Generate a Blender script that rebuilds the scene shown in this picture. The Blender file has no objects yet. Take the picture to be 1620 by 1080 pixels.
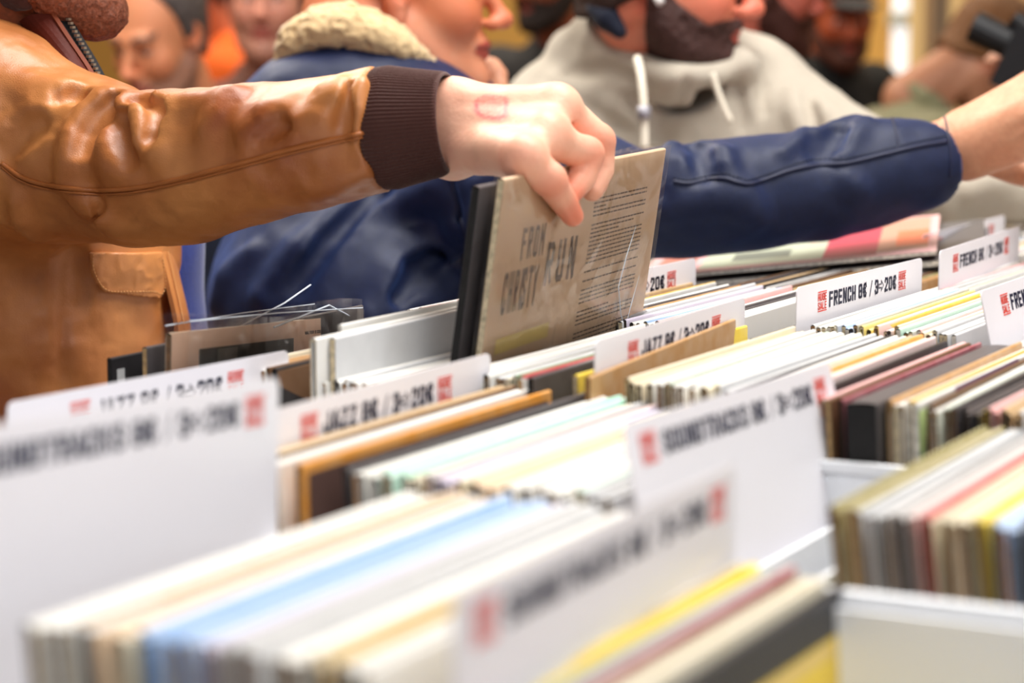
import bpy, math, random
import numpy as np
from mathutils import Vector, Matrix

# ------------------------------------------------------------------ camera, light, exposure
F = 3602.0; PIT = math.radians(7.35); YAW = math.radians(27.3); CZ = 1.5
sc = bpy.context.scene
col = sc.collection
cd = bpy.data.cameras.new('camera'); cam = bpy.data.objects.new('camera', cd); col.objects.link(cam)
cam.location = (0, 0, CZ); cam.rotation_euler = (math.pi/2 - PIT, 0, YAW)   # the crate rows run along the world's Y axis
cd.sensor_width = 36; cd.lens = F/1620*36; cd.clip_start = .05; cd.clip_end = 60
cd.dof.use_dof = True; cd.dof.focus_distance = 1.93; cd.dof.aperture_fstop = 4.3
sc.camera = cam
sc.view_settings.view_transform = 'Standard'; sc.view_settings.look = 'None'
sc.view_settings.exposure = 0.22; sc.view_settings.gamma = 1
sc.view_settings.use_curve_mapping = False
sc.cycles.use_denoising = True
sc.cycles.max_bounces = 8; sc.cycles.transparent_max_bounces = 16
w = bpy.data.worlds.new('world'); sc.world = w; w.use_nodes = True
w.node_tree.nodes['Background'].inputs[0].default_value = (.86, .92, 1, 1)
w.node_tree.nodes['Background'].inputs[1].default_value = .26

def turn(v):
    c, s = math.cos(YAW), math.sin(YAW)
    return Vector((v[0]*c-v[1]*s, v[0]*s+v[1]*c, v[2]))
def area(name, loc, target, sx, sy, power, color=(1, 1, 1)):
    l = bpy.data.lights.new(name, 'AREA'); l.shape = 'RECTANGLE'; l.size = sx; l.size_y = sy
    l.energy = power; l.color = color; loc = turn(loc); target = turn(target)
    o = bpy.data.objects.new(name, l); col.objects.link(o); o.location = loc
    o.rotation_euler = (Vector(target)-Vector(loc)).to_track_quat('-Z', 'Y').to_euler()
    return o
area('ceiling_and_fill_light', (.5, 2.0, 3.35), (.2, 1.6, 1.0), 1.8, 1.0, 84, (1, .98, .95))
area('ceiling_and_fill_light', (-1.2, 3.4, 3.35), (-.3, 2.2, 1.2), 1.2, 1.0, 62, (1, .95, .88))
area('ceiling_and_fill_light', (1.0, 6.3, 3.35), (1.0, 7.2, 1.0), 3.0, 1.4, 100, (1, .88, .70))
area('ceiling_and_fill_light', (-1.2, 5.6, 3.35), (-1.0, 5.6, 1.0), 1.6, 1.4, 60, (1, .88, .72))
area('ceiling_and_fill_light', (.6, -1.3, 3.3), (.1, 1.2, 1.1), 1.6, 1.0, 46, (.94, .97, 1))  # added frontal fill from behind the camera, no lamp known there
area('window_daylight', (3.6, .4, 2.3), (.2, 1.6, 1.15), 1.4, 1.4, 22, (.86, .93, 1))

# ------------------------------------------------------------------ helpers
E3 = np.array([0., 1., 0.]); G3 = np.array([1., 0., 0.])
def ray(px, py):
    u = (px-810)/F; v = -(py-540)/F
    y = math.cos(PIT)+v*math.sin(PIT); z = -math.sin(PIT)+v*math.cos(PIT)
    return np.array([u*math.cos(YAW)-y*math.sin(YAW), u*math.sin(YAW)+y*math.cos(YAW), z])
CAM = np.array([0, 0, CZ])
def P(px, py, d): return ray(px, py)*d + CAM
def EG(e, g, z=0.): return E3*e + G3*g + np.array([0, 0, z])
def srgb(c):
    out = []
    for v in c[:3]:
        v = v/255.; out.append(v/12.92 if v <= .04045 else ((v+.055)/1.055)**2.4)
    return (*out, 1.)
_m = {}
def mat(name, c=(200, 200, 200), rough=.6, spec=.4, metal=0., noise=0., nscale=30., c2=None, bump=0., bscale=80., sheen=0., coat=0., sss=0., attr=False, emit=None, tint=None):
    if name in _m: return _m[name]
    m = bpy.data.materials.new(name); m.use_nodes = True; _m[name] = m
    nt = m.node_tree; b = nt.nodes['Principled BSDF']
    b.inputs['Base Color'].default_value = srgb(c); b.inputs['Roughness'].default_value = rough
    b.inputs['Specular IOR Level'].default_value = spec; b.inputs['Metallic'].default_value = metal
    if sheen: b.inputs['Sheen Weight'].default_value = sheen; b.inputs['Sheen Roughness'].default_value = .4; b.inputs['Sheen Tint'].default_value = srgb(tint) if tint else (1, 1, 1, 1)
    if coat: b.inputs['Coat Weight'].default_value = coat; b.inputs['Coat Roughness'].default_value = .25
    if sss:
        b.inputs['Subsurface Weight'].default_value = sss; b.inputs['Subsurface Radius'].default_value = (.012, .005, .003)
        b.inputs['Subsurface Scale'].default_value = 1.
    if emit:
        b.inputs['Emission Color'].default_value = srgb(emit[0]); b.inputs['Emission Strength'].default_value = emit[1]
    tc = nt.nodes.new('ShaderNodeTexCoord')
    src = None
    if attr:
        a = nt.nodes.new('ShaderNodeAttribute'); a.attribute_name = 'Col'; src = a.outputs['Color']
        nt.links.new(src, b.inputs['Base Color'])
    if noise:
        n = nt.nodes.new('ShaderNodeTexNoise'); n.inputs['Scale'].default_value = nscale; n.inputs['Detail'].default_value = 5
        nt.links.new(tc.outputs['Object'], n.inputs['Vector'])
        r = nt.nodes.new('ShaderNodeMapRange'); r.inputs[1].default_value = .35; r.inputs[2].default_value = .7
        r.inputs[3].default_value = 0; r.inputs[4].default_value = noise
        nt.links.new(n.outputs['Fac'], r.inputs[0])
        x = nt.nodes.new('ShaderNodeMix'); x.data_type = 'RGBA'
        nt.links.new(r.outputs[0], x.inputs[0])
        if src: nt.links.new(src, x.inputs[6])
        else: x.inputs[6].default_value = srgb(c)
        x.inputs[7].default_value = srgb(c2 or tuple(v*.6 for v in c))
        nt.links.new(x.outputs[2], b.inputs['Base Color'])
    if bump:
        n2 = nt.nodes.new('ShaderNodeTexNoise'); n2.inputs['Scale'].default_value = bscale; n2.inputs['Detail'].default_value = 4
        nt.links.new(tc.outputs['Object'], n2.inputs['Vector'])
        bp = nt.nodes.new('ShaderNodeBump'); bp.inputs['Strength'].default_value = bump; bp.inputs['Distance'].default_value = .002
        nt.links.new(n2.outputs['Fac'], bp.inputs['Height']); nt.links.new(bp.outputs[0], b.inputs['Normal'])
    return m
def clear_plastic():
    if 'clear_plastic' in _m: return _m['clear_plastic']
    m = bpy.data.materials.new('clear_plastic'); m.use_nodes = True; _m['clear_plastic'] = m
    nt = m.node_tree; nt.nodes.clear()
    o = nt.nodes.new('ShaderNodeOutputMaterial'); t = nt.nodes.new('ShaderNodeBsdfTransparent'); g = nt.nodes.new('ShaderNodeBsdfGlossy')
    t.inputs[0].default_value = (.985, .985, .99, 1); g.inputs['Roughness'].default_value = .12
    x = nt.nodes.new('ShaderNodeMixShader'); lw = nt.nodes.new('ShaderNodeFresnel'); lw.inputs[0].default_value = 1.30
    tc = nt.nodes.new('ShaderNodeTexCoord'); n = nt.nodes.new('ShaderNodeTexNoise'); n.inputs['Scale'].default_value = 14; n.inputs['Detail'].default_value = 2; n.inputs['Distortion'].default_value = .6
    bp = nt.nodes.new('ShaderNodeBump'); bp.inputs['Strength'].default_value = .6; bp.inputs['Distance'].default_value = .012
    nt.links.new(tc.outputs['Object'], n.inputs['Vector']); nt.links.new(n.outputs['Fac'], bp.inputs['Height'])
    nt.links.new(bp.outputs[0], g.inputs['Normal']); nt.links.new(bp.outputs[0], lw.inputs['Normal'])
    nt.links.new(lw.outputs[0], x.inputs[0]); nt.links.new(t.outputs[0], x.inputs[1]); nt.links.new(g.outputs[0], x.inputs[2])
    nt.links.new(x.outputs[0], o.inputs[0])
    return m
def link(name, me, mats, parent=None, mw=None):
    o = bpy.data.objects.new(name, me); col.objects.link(o)
    if mats is not None:
        for m in (mats if isinstance(mats, (list, tuple)) else [mats]): me.materials.append(m)
    if parent is not None: o.parent = parent
    if mw is not None: o.matrix_world = mw if parent is None else mw
    return o
def empty(name, loc=(0, 0, 0), rz=0.):
    o = bpy.data.objects.new(name, None); col.objects.link(o); o.location = loc; o.rotation_euler = (0, 0, rz); o.empty_display_size = .05
    return o
def tag(o, label=None, cat=None, group=None, kind=None):
    if label: o['label'] = label
    if cat: o['category'] = cat
    if group: o['group'] = group
    if kind: o['kind'] = kind
    return o
def keepworld(o, parent):
    """child whose mesh is in world coordinates, under a parent empty that sits elsewhere"""
    o.parent = parent
    o.matrix_parent_inverse = Matrix.Translation(parent.location).inverted() if parent.rotation_euler.z == 0 else parent.matrix_basis.inverted()
    return o
class MB:
    def __init__(s): s.v = []; s.f = []; s.m = []; s.n = 0
    def quad(s, pts, m=0):
        k = len(s.v); s.v += [tuple(map(float, p)) for p in pts]; s.f.append(tuple(range(k, k+len(pts)))); s.m.append(m)
    def box(s, a, b, m=0, T=None):
        x0, y0, z0 = a; x1, y1, z1 = b
        c = [(x0,y0,z0),(x1,y0,z0),(x1,y1,z0),(x0,y1,z0),(x0,y0,z1),(x1,y0,z1),(x1,y1,z1),(x0,y1,z1)]
        if T is not None: c = [tuple(T @ Vector(p)) for p in c]
        k = len(s.v); s.v += c
        for f in ((0,3,2,1),(4,5,6,7),(0,1,5,4),(1,2,6,5),(2,3,7,6),(3,0,4,7)):
            s.f.append(tuple(k+i for i in f)); s.m.append(m)
    def prism(s, poly, y0, y1, m=0):
        """polygon in XZ extruded along Y"""
        n = len(poly); k = len(s.v)
        s.v += [(x, y0, z) for x, z in poly] + [(x, y1, z) for x, z in poly]
        s.f.append(tuple(k+i for i in range(n))); s.m.append(m)
        s.f.append(tuple(k+n+i for i in reversed(range(n)))); s.m.append(m)
        for i in range(n):
            j = (i+1) % n
            s.f.append((k+i, k+n+i, k+n+j, k+j)); s.m.append(m)
    def tube(s, pts, r, n=8, m=0, cap=True):
        pts = [Vector(p) for p in pts]; k = len(s.v); rr = r if isinstance(r, (list, tuple)) else [r]*len(pts)
        for i, p in enumerate(pts):
            t = (pts[min(i+1, len(pts)-1)]-pts[max(i-1, 0)]).normalized()
            a = t.orthogonal().normalized() if i == 0 else (a0 - t*a0.dot(t)).normalized()
            a0 = a; b = t.cross(a)
            for j in range(n):
                th = 2*math.pi*j/n; s.v.append(tuple(p + (a*math.cos(th)+b*math.sin(th))*rr[i]))
        for i in range(len(pts)-1):
            for j in range(n):
                s.f.append((k+i*n+j, k+i*n+(j+1) % n, k+(i+1)*n+(j+1) % n, k+(i+1)*n+j)); s.m.append(m)
        if cap:
            s.f.append(tuple(k+j for j in reversed(range(n)))); s.m.append(m)
            s.f.append(tuple(k+(len(pts)-1)*n+j for j in range(n))); s.m.append(m)
    def mesh(s, name, smooth=False):
        me = bpy.data.meshes.new(name); me.from_pydata(s.v, [], s.f); me.polygons.foreach_set('material_index', s.m)
        if smooth: me.polygons.foreach_set('use_smooth', [True]*len(s.f))
        me.update(); return me
    def obj(s, name, mats, parent=None, smooth=False, world=False):
        o = link(name, s.mesh(name, smooth), mats)
        if parent is not None:
            if world: keepworld(o, parent)
            else: o.parent = parent
        return o
# ------------------------------------------------------------------ implicit surfaces
class SD:
    def __init__(s, f, lo, hi): s.f = f; s.lo = np.array(lo, float); s.hi = np.array(hi, float)
    def __call__(s, X): return s.f(X)
def cap(a, b, ra, rb=None):
    rb = ra if rb is None else rb
    a = np.array(a, float); b = np.array(b, float); ab = b-a; L = max(ab@ab, 1e-12); R = max(ra, rb)
    def f(X):
        t = np.clip(((X-a)@ab)/L, 0, 1)
        return np.linalg.norm(X-a-t[:, None]*ab, axis=1)-(ra+(rb-ra)*t)
    return SD(f, np.minimum(a, b)-R, np.maximum(a, b)+R)
def ell(c, r, M=None):
    c = np.array(c, float); r = np.array(r, float); R = None if M is None else np.array(M)
    def f(X):
        q = X-c
        if R is not None: q = q@R
        k0 = np.linalg.norm(q/r, axis=1); k1 = np.linalg.norm(q/(r*r), axis=1)+1e-9
        return k0*(k0-1)/k1
    m = r.max() if M is not None else r
    return SD(f, c-m, c+m)
def sq(fn, s):
    """squash: scale space per axis about its own centre"""
    return fn
def U(k, *fs):
    fs = [x for x in fs if x is not None]
    def f(X):
        d = fs[0](X)
        for g in fs[1:]:
            e = g(X)
            if k > 0:
                h = np.maximum(k-np.abs(d-e), 0)/k; d = np.minimum(d, e)-h*h*k*.25
            else: d = np.minimum(d, e)
        return d
    return SD(f, np.min([g.lo for g in fs], 0), np.max([g.hi for g in fs], 0))
def SUB(k, a, *bs):
    def f(X):
        d = a(X)
        for b in bs:
            e = -b(X); h = np.maximum(k-np.abs(d-e), 0)/k; d = np.maximum(d, e)+h*h*k*.25
        return d
    return SD(f, a.lo, a.hi)
def INT(k, a, b, bb=None):
    def f(X):
        d = a(X); e = b(X)
        if k > 0:
            h = np.maximum(k-np.abs(d-e), 0)/k; return np.maximum(d, e)+h*h*k*.25
        return np.maximum(d, e)
    if bb is not None: return SD(f, bb[0], bb[1])
    return SD(f, np.maximum(a.lo, b.lo), np.minimum(a.hi, b.hi))
def half(n, d):
    n = np.array(n, float); n /= np.linalg.norm(n)
    return SD(lambda X: X@n-d, (-9, -9, -9), (9, 9, 9))
def plane_at(pt, n):
    n = np.array(n, float); n /= np.linalg.norm(n); return half(n, float(np.array(pt)@n))
def OFF(a, r): return SD(lambda X: a(X)-r, a.lo-abs(r), a.hi+abs(r))
def DISP(a, g, m=.01): return SD(lambda X: a(X)-g(X), a.lo-m, a.hi+m)
def XF(a, M):
    """rigid+uniform scale placement of a field"""
    R = np.array(M.to_3x3()); s = np.cbrt(abs(np.linalg.det(R))); Ri = np.linalg.inv(R); t = np.array(M.translation)
    cs = np.array([[x, y, z] for x in (a.lo[0], a.hi[0]) for y in (a.lo[1], a.hi[1]) for z in (a.lo[2], a.hi[2])])@R.T+t
    return SD(lambda X: a((X-t)@Ri.T)*s, cs.min(0), cs.max(0))
def chain(pts, rs, k=0.):
    return U(k, *[cap(pts[i], pts[i+1], rs[i], rs[i+1]) for i in range(len(pts)-1)])
def vnoise(X, s, seed=0):
    Q = X*s+seed*17.31+1000; I = np.floor(Q).astype(np.int64); fr = Q-I; fr = fr*fr*(3-2*fr)
    def H(i, j, k):
        h = (i*374761393+j*668265263+k*2147483647+seed*974634777) & 0xffffffff
        h = ((h ^ (h >> 13))*1274126177) & 0xffffffff
        return ((h ^ (h >> 16)) & 0xffff)/65535.
    o = 0
    for a in (0, 1):
        for b in (0, 1):
            for c in (0, 1):
                wgt = (fr[:, 0] if a else 1-fr[:, 0])*(fr[:, 1] if b else 1-fr[:, 1])*(fr[:, 2] if c else 1-fr[:, 2])
                o = o+wgt*H(I[:, 0]+a, I[:, 1]+b, I[:, 2]+c)
    return o
def hit(fn, px, py, t0=.5, t1=8., inset=0.):
    r = ray(px, py); L = np.linalg.norm(r); r = r/L; t = t0
    best = (9, t0)
    for _ in range(160):
        d = float(fn(np.array([CAM+r*t]))[0])
        if d < best[0]: best = (d, t)
        if d < .0004: break
        t += max(d*.8, .0006)
        if t > t1: t = best[1]; break
    return CAM+r*(t+inset)
import openvdb as vdb
def sdf_arr(fn, h, colfn=None, margin=.004, lo=None, hi=None):
    lo = fn.lo-4*h-margin if lo is None else np.array(lo, float); hi = fn.hi+4*h+margin if hi is None else np.array(hi, float)
    B = 8; n = np.ceil((hi-lo)/h/B).astype(int)*B; band = 3*h
    nb = n//B
    arr = np.full(tuple(n), band, dtype=np.float32)
    ci = np.stack(np.meshgrid(*[np.arange(k) for k in nb], indexing='ij'), -1).reshape(-1, 3)
    cen = lo+(ci*B+(B-1)/2)*h
    dc = np.concatenate([fn(cen[i:i+200000]) for i in range(0, len(cen), 200000)])
    near = np.abs(dc) < (B*h*.87+band)*1.5+margin
    v = arr.reshape(nb[0], B, nb[1], B, nb[2], B).transpose(0, 2, 4, 1, 3, 5)
    inside = ci[(~near) & (dc < 0)]
    v[inside[:, 0], inside[:, 1], inside[:, 2]] = -band
    off = np.stack(np.meshgrid(*[np.arange(B)]*3, indexing='ij'), -1).reshape(-1, 3)
    nr = ci[near]
    for i in range(0, len(nr), 400):
        blk = nr[i:i+400]; X = (lo+(blk[:, None, :]*B+off[None])*h).reshape(-1, 3)
        d = np.clip(fn(X), -band, band).astype(np.float32).reshape(len(blk), B, B, B)
        v[blk[:, 0], blk[:, 1], blk[:, 2]] = d
    full = np.ascontiguousarray(v.transpose(0, 3, 1, 4, 2, 5).reshape(tuple(n)))
    g = vdb.FloatGrid(band); g.copyFromArray(full)
    pts, quads = g.convertToQuads(0.)
    pts = pts*h+lo
    q = np.array(quads, dtype=np.int32)
    # orientation
    a, b, c = pts[q[:, 0]], pts[q[:, 1]], pts[q[:, 2]]; nrm = np.cross(b-a, c-a); cc = (a+c)/2
    k = min(len(q), 200); idx = np.linspace(0, len(q)-1, k).astype(int)
    nn = nrm[idx]/(np.linalg.norm(nrm[idx], axis=1)[:, None]+1e-12)
    if np.mean(fn(cc[idx]+nn*h)-fn(cc[idx]-nn*h)) < 0: q = q[:, ::-1]
    return pts, q, (colfn(pts) if colfn is not None else None)
def arr_mesh(name, arrs, mats, parent=None):
    """one mesh object out of one or more surface patches"""
    pts = np.concatenate([a[0] for a in arrs]); k = 0; qs = []
    for a in arrs: qs.append(a[1]+k); k += len(a[0])
    q = np.concatenate(qs)
    me = bpy.data.meshes.new(name)
    me.vertices.add(len(pts)); me.vertices.foreach_set('co', pts.astype(np.float32).ravel())
    me.loops.add(q.size); me.loops.foreach_set('vertex_index', q.astype(np.int32).ravel())
    me.polygons.add(len(q)); me.polygons.foreach_set('loop_start', np.arange(0, q.size, 4, dtype=np.int32))
    me.polygons.foreach_set('use_smooth', np.ones(len(q), dtype=bool))
    me.update(calc_edges=True)
    if arrs[0][2] is not None:
        C = np.concatenate([a[2] for a in arrs]); at = me.attributes.new('Col', 'FLOAT_COLOR', 'POINT')
        at.data.foreach_set('color', np.concatenate([C, np.ones((len(C), 1))], 1).astype(np.float32).ravel())
    o = link(name, me, mats)
    if parent is not None: keepworld(o, parent)
    return o
def sdf_mesh(name, fn, h, mats, parent=None, colfn=None, margin=.004, lo=None, hi=None):
    return arr_mesh(name, [sdf_arr(fn, h, colfn, margin, lo, hi)], mats, parent)
def lin(c): return np.array(srgb(c)[:3])
def folds(base, lst):
    """ridges (r>0) and creases (r<0) drawn over a garment: each a list of picture points that are carried onto its surface"""
    add, cut = [], []
    for pts, r in lst:
        W = [hit(base, x, y, inset=(abs(r)*.45 if r > 0 else -abs(r)*.25)) for x, y in pts]
        n = len(W); rr = [abs(r)*(.35+.65*math.sin(math.pi*(i+.5)/n)) for i in range(n)]
        (add if r > 0 else cut).append(chain(W, rr))
    f = base
    if add: f = U(.02, f, *add)
    if cut: f = SUB(.014, f, *cut)
    f.lo = base.lo-.02; f.hi = base.hi+.02
    return f
def smooth_path(pts, n=6):
    pts = [np.array(p, float) for p in pts]; out = []
    for i in range(len(pts)-1):
        p0 = pts[max(i-1, 0)]; p1 = pts[i]; p2 = pts[i+1]; p3 = pts[min(i+2, len(pts)-1)]
        for j in range(n):
            t = j/n; out.append(.5*((2*p1)+(-p0+p2)*t+(2*p0-5*p1+4*p2-p3)*t*t+(-p0+3*p1-3*p2+p3)*t**3))
    out.append(pts[-1]); return out


# ------------------------------------------------------------------ the room
def struct(o): o['kind'] = 'structure'; return o
ochre = mat('ochre_plaster', (226, 180, 98), .85, noise=.35, nscale=1.2, c2=(205, 155, 80))
tanw = mat('tan_plaster', (196, 160, 112), .85, noise=.3, nscale=1.5, c2=(180, 140, 95))
creamp = mat('cream_paint', (232, 205, 150), .7); greyp = mat('grey_brown_paint', (168, 140, 108), .7)
YB = 8.6; XL = -9.6; XR = 4.2; Y0 = -2.5
def wx(px, y=YB):
    r = ray(px, 75); return float(r[0]/r[1]*y)
b = MB(); b.box((XL, Y0, -.1), (XR, YB+.2, 0)); struct(b.obj('floor', mat('floor_boards', (150, 120, 85), .5, noise=.6, nscale=3)))
b = MB(); b.box((XL, Y0, 3.5), (XR, YB+.2, 3.6)); struct(b.obj('ceiling', mat('ceiling_paint', (235, 228, 212), .9)))
w0, w1, zb = wx(1400), wx(1443), CZ-.17
b = MB(); b.box((XL, YB, 0), (w0, YB+.2, 3.5)); b.box((w1, YB, 0), (wx(1531), YB+.2, 3.5)); b.box((w0, YB, 0), (w1, YB+.2, zb)); b.box((w0, YB, 3.1), (w1, YB+.2, 3.5))
struct(b.obj('wall_back', ochre))
b = MB(); b.box((wx(1531), YB-.02, 0), (XR, YB+.2, 3.5)); struct(b.obj('wall_back_right', tanw))
b = MB(); b.box((XL-.2, Y0, 0), (XL, YB+.2, 3.5)); struct(b.obj('wall_left', ochre))
b = MB(); b.box((XR, 3.2, 0), (XR+.2, YB+.2, 3.5)); b.box((XR, Y0, 0), (XR+.2, .2, 3.5)); b.box((XR, .2, 0), (XR+.2, 3.2, 1.1)); b.box((XR, .2, 3.2), (XR+.2, 3.2, 3.5)); struct(b.obj('wall_right', tanw))
b = MB(); b.box((w0, YB+.08, zb), (w1, YB+.1, 3.1)); wn = struct(b.obj('window_1', mat('bright_window_glass', (235, 242, 250), .3, emit=((235, 243, 250), .75))))
b = MB(); b.box((w0, YB+.02, CZ+.085), (w1, YB+.07, CZ+.135)); fo = b.obj('window_frame', mat('window_bar', (190, 195, 185), .5), wn, world=True)
b = MB(); b.box((w0-.025, YB-.03, zb-.04), (w1+.0, YB, zb)); b.obj('window_sill', creamp, wn, world=True)
b = MB(); b.box((wx(1444), YB-.06, 0), (wx(1466), YB, 3.5)); b.box((wx(1510), YB-.06, 0), (wx(1529), YB-.0, 3.5)); struct(b.obj('trim_1', creamp))
b = MB(); b.box((wx(1467), YB-.04, 0), (wx(1509), YB, 2.3)); dr = struct(b.obj('door_1', greyp))
b = MB(); b.box((wx(1480), YB-.05, CZ-.09), (wx(1502), YB-.04, 2.1)); b.obj('door_pane', mat('dim_glass', (112, 98, 84), .2), dr, world=True)
b = MB(); b.box((wx(1222), YB-.05, CZ+.07), (wx(1300), YB, CZ+.095)); struct(b.obj('trim_2', mat('dark_rail', (120, 95, 55), .6)))
b = MB(); b.box((XL, YB-.02, 0), (w0, YB, .12)); struct(b.obj('baseboard_back', creamp))

# ------------------------------------------------------------------ lettering
GW = .62; ST = .22
def glyph(ch):
    a, c = ST/2, 1-ST/2; l, r = ST/2, GW-ST/2; m = .5; k = .12
    g = {
     'F': [[(l,a),(l,c),(r,c)], [(l,m+.03),(r-.04,m+.03)]], 'R': [[(l,a),(l,c),(r-k*.5,c),(r,c-k*.6),(r,m+k*.8),(r-k*.5,m+.02),(l,m+.02)], [(l+.16,m),(r,a)]],
     'E': [[(r,a),(l,a),(l,c),(r,c)], [(l,m),(r-.04,m)]], 'N': [[(l,a),(l,c)], [(r,a),(r,c)], [(l,c),(r,a)]],
     'C': [[(r,c-.18),(r,c-k*.5),(r-k*.6,c),(l+k*.6,c),(l,c-k*.6),(l,a+k*.6),(l+k*.6,a),(r-k*.6,a),(r,a+k*.6),(r,a+.18)]],
     'H': [[(l,a),(l,c)], [(r,a),(r,c)], [(l,m),(r,m)]], '8': [[(l,m),(r,m)], [(l,a+k*.6),(l,c-k*.6),(l+k*.6,c),(r-k*.6,c),(r,c-k*.6),(r,a+k*.6),(r-k*.6,a),(l+k*.6,a),(l,a+k*.6)]],
     '€': [[(r,c-.14),(r-k*.4,c),(l+.1+k*.5,c),(l+.08,c-k*.6),(l+.08,a+k*.6),(l+.1+k*.5,a),(r-k*.4,a),(r,a+.14)], [(l-.06,m+.1),(r-.1,m+.1)], [(l-.06,m-.1),(r-.1,m-.1)]],
     '/': [[(l-.02,a-.08),(r-.06,c+.08)]], '3': [[(l,c-.14),(l+k*.5,c),(r-k*.6,c),(r,c-k*.6),(r,m+k),(r-k*.7,m),(l+.12,m)], [(r-k*.7,m),(r,m-k),(r,a+k*.6),(r-k*.6,a),(l+k*.5,a),(l,a+.14)]],
     '2': [[(l,c-.16),(l+k*.5,c),(r-k*.6,c),(r,c-k*.6),(r,m+k),(l,a+.05),(l,a),(r,a)]], '0': [[(l,a+k*.6),(l,c-k*.6),(l+k*.6,c),(r-k*.6,c),(r,c-k*.6),(r,a+k*.6),(r-k*.6,a),(l+k*.6,a),(l,a+k*.6)]],
     'J': [[(r,c),(r,a+k*.6),(r-k*.6,a),(l+k*.6,a),(l,a+k*.6),(l,a+.26)]], 'A': [[(l-.05,a),(GW/2-.03,c),(GW/2+.03,c),(r+.05,a)], [(l+.06,.28),(r-.06,.28)]],
     'Z': [[(l,c),(r,c),(l,a),(r,a)]], 'S': [[(r,c-.16),(r-k*.5,c),(l+k*.6,c),(l,c-k*.6),(l,m+k),(r,m-k),(r,a+k*.6),(r-k*.6,a),(l+k*.5,a),(l,a+.16)]],
     'U': [[(l,c),(l,a+k*.6),(l+k*.6,a),(r-k*.6,a),(r,a+k*.6),(r,c)]], 'D': [[(l,a),(l,c),(r-k*.8,c),(r,c-k*.8),(r,a+k*.8),(r-k*.8,a),(l,a)]],
     'T': [[(l-.06,c),(r+.06,c)], [(GW/2,a),(GW/2,c)]], 'K': [[(l,a),(l,c)], [(l+.05,m-.04),(r,c)], [(l+.14,m+.06),(r,a)]],
     'G': [[(r,c-.18),(r,c-k*.5),(r-k*.6,c),(l+k*.6,c),(l,c-k*.6),(l,a+k*.6),(l+k*.6,a),(r-k*.6,a),(r,a+k*.6),(r,m),(GW/2+.04,m)]],
     'L': [[(l,c),(l,a),(r,a)]], 'I': [[(GW/2,a),(GW/2,c)]], 'B': [[(l,a),(l,c),(r-k,c),(r,c-k),(r-k*.3,m),(l,m)], [(r-k*.3,m),(r,a+k),(r-k,a),(l,a)]],
     'Y': [[(l-.04,c),(GW/2,m),(r+.04,c)], [(GW/2,m),(GW/2,a)]], 'W': [[(l-.05,c),(l+.06,a),(GW/2,c-.2),(r-.06,a),(r+.05,c)]], 'M': [[(l-.03,a),(l-.03,c),(GW/2,m),(r+.03,c),(r+.03,a)]],
     'O': None, 'P': [[(l,a),(l,c),(r-k*.6,c),(r,c-k*.6),(r,m+k*.3),(r-k*.6,m-.06),(l,m-.06)]], ' ': []}
    g['O'] = g['0']
    return g.get(ch, [])
def draw_text(mb, text, x0, x1, z0, h, y, m=0, adv=.74, st=1.):
    """stroke lettering stretched to fill x0..x1, base line z0, cap height h"""
    wd = {'/': .52, ' ': .36, '>': 1.0, 'I': .36, '€': .8}
    tot = sum(wd.get(c, adv) for c in text); sx = (x1-x0)/(tot-(adv-GW)); cx = x0
    hw = ST/2*st
    for ch in text:
        wch = wd.get(ch, adv)
        if ch == '>':
            o = [(0,.38),(.42,.38),(.42,.16),(.8,.5),(.42,.84),(.42,.62),(0,.62)]
            for i in range(7):
                a = o[i]; c = o[(i+1) % 7]; seg(mb, a, c, .05, cx, z0, sx, h, y, m)
        else:
            dx = -(GW-.36)/2*.9 if ch == 'I' else (-.06 if ch == '/' else 0)
            for pl in glyph(ch):
                for i in range(len(pl)-1): seg(mb, (pl[i][0]+dx, pl[i][1]), (pl[i+1][0]+dx, pl[i+1][1]), hw, cx, z0, sx, h, y, m, .5 if ch == '/' else 1)
        cx += wch*sx
def seg(mb, a, c, hw, ox, oz, sx, h, y, m, thin=1.):
    dx, dz = c[0]-a[0], c[1]-a[1]; L = math.hypot(dx, dz) or 1; dx /= L; dz /= L
    hw = hw*thin*(1 if abs(dx) < .5 else .8)
    px, pz = -dz*hw, dx*hw; ex, ez = dx*hw*.95, dz*hw*.95
    pts = [(a[0]-ex+px, a[1]-ez+pz), (a[0]-ex-px, a[1]-ez-pz), (c[0]+ex-px, c[1]+ez-pz), (c[0]+ex+px, c[1]+ez+pz)]
    mb.quad([(ox+p[0]*sx, y, oz+p[1]*h) for p in pts], m)
navy_ink = mat('navy_ink', (22, 30, 62), .5); red_ink = mat('red_ink', (232, 62, 40), .5)
cardm = mat('white_divider_plastic', (236, 234, 240), .38, .5)
ISET = dict(FRENCH=(.0595, .076, .254), JAZZ=(.073, .090, .240), SOUNDTRACKS=(.027, .046, .286))
cards = []
def basis(yaw, roll=0., lean=0.):
    a, r, l = map(math.radians, (yaw-27.3, roll, lean))
    X = Vector((math.sin(a)*math.cos(r), math.cos(a)*math.cos(r), math.sin(r)))
    Y = Vector((0, 0, 1)).cross(X).normalized(); Z = X.cross(Y)
    R = Matrix((X, Y, Z)).transposed()
    return (R @ Matrix.Rotation(l, 3, 'X')).to_4x4()
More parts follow.
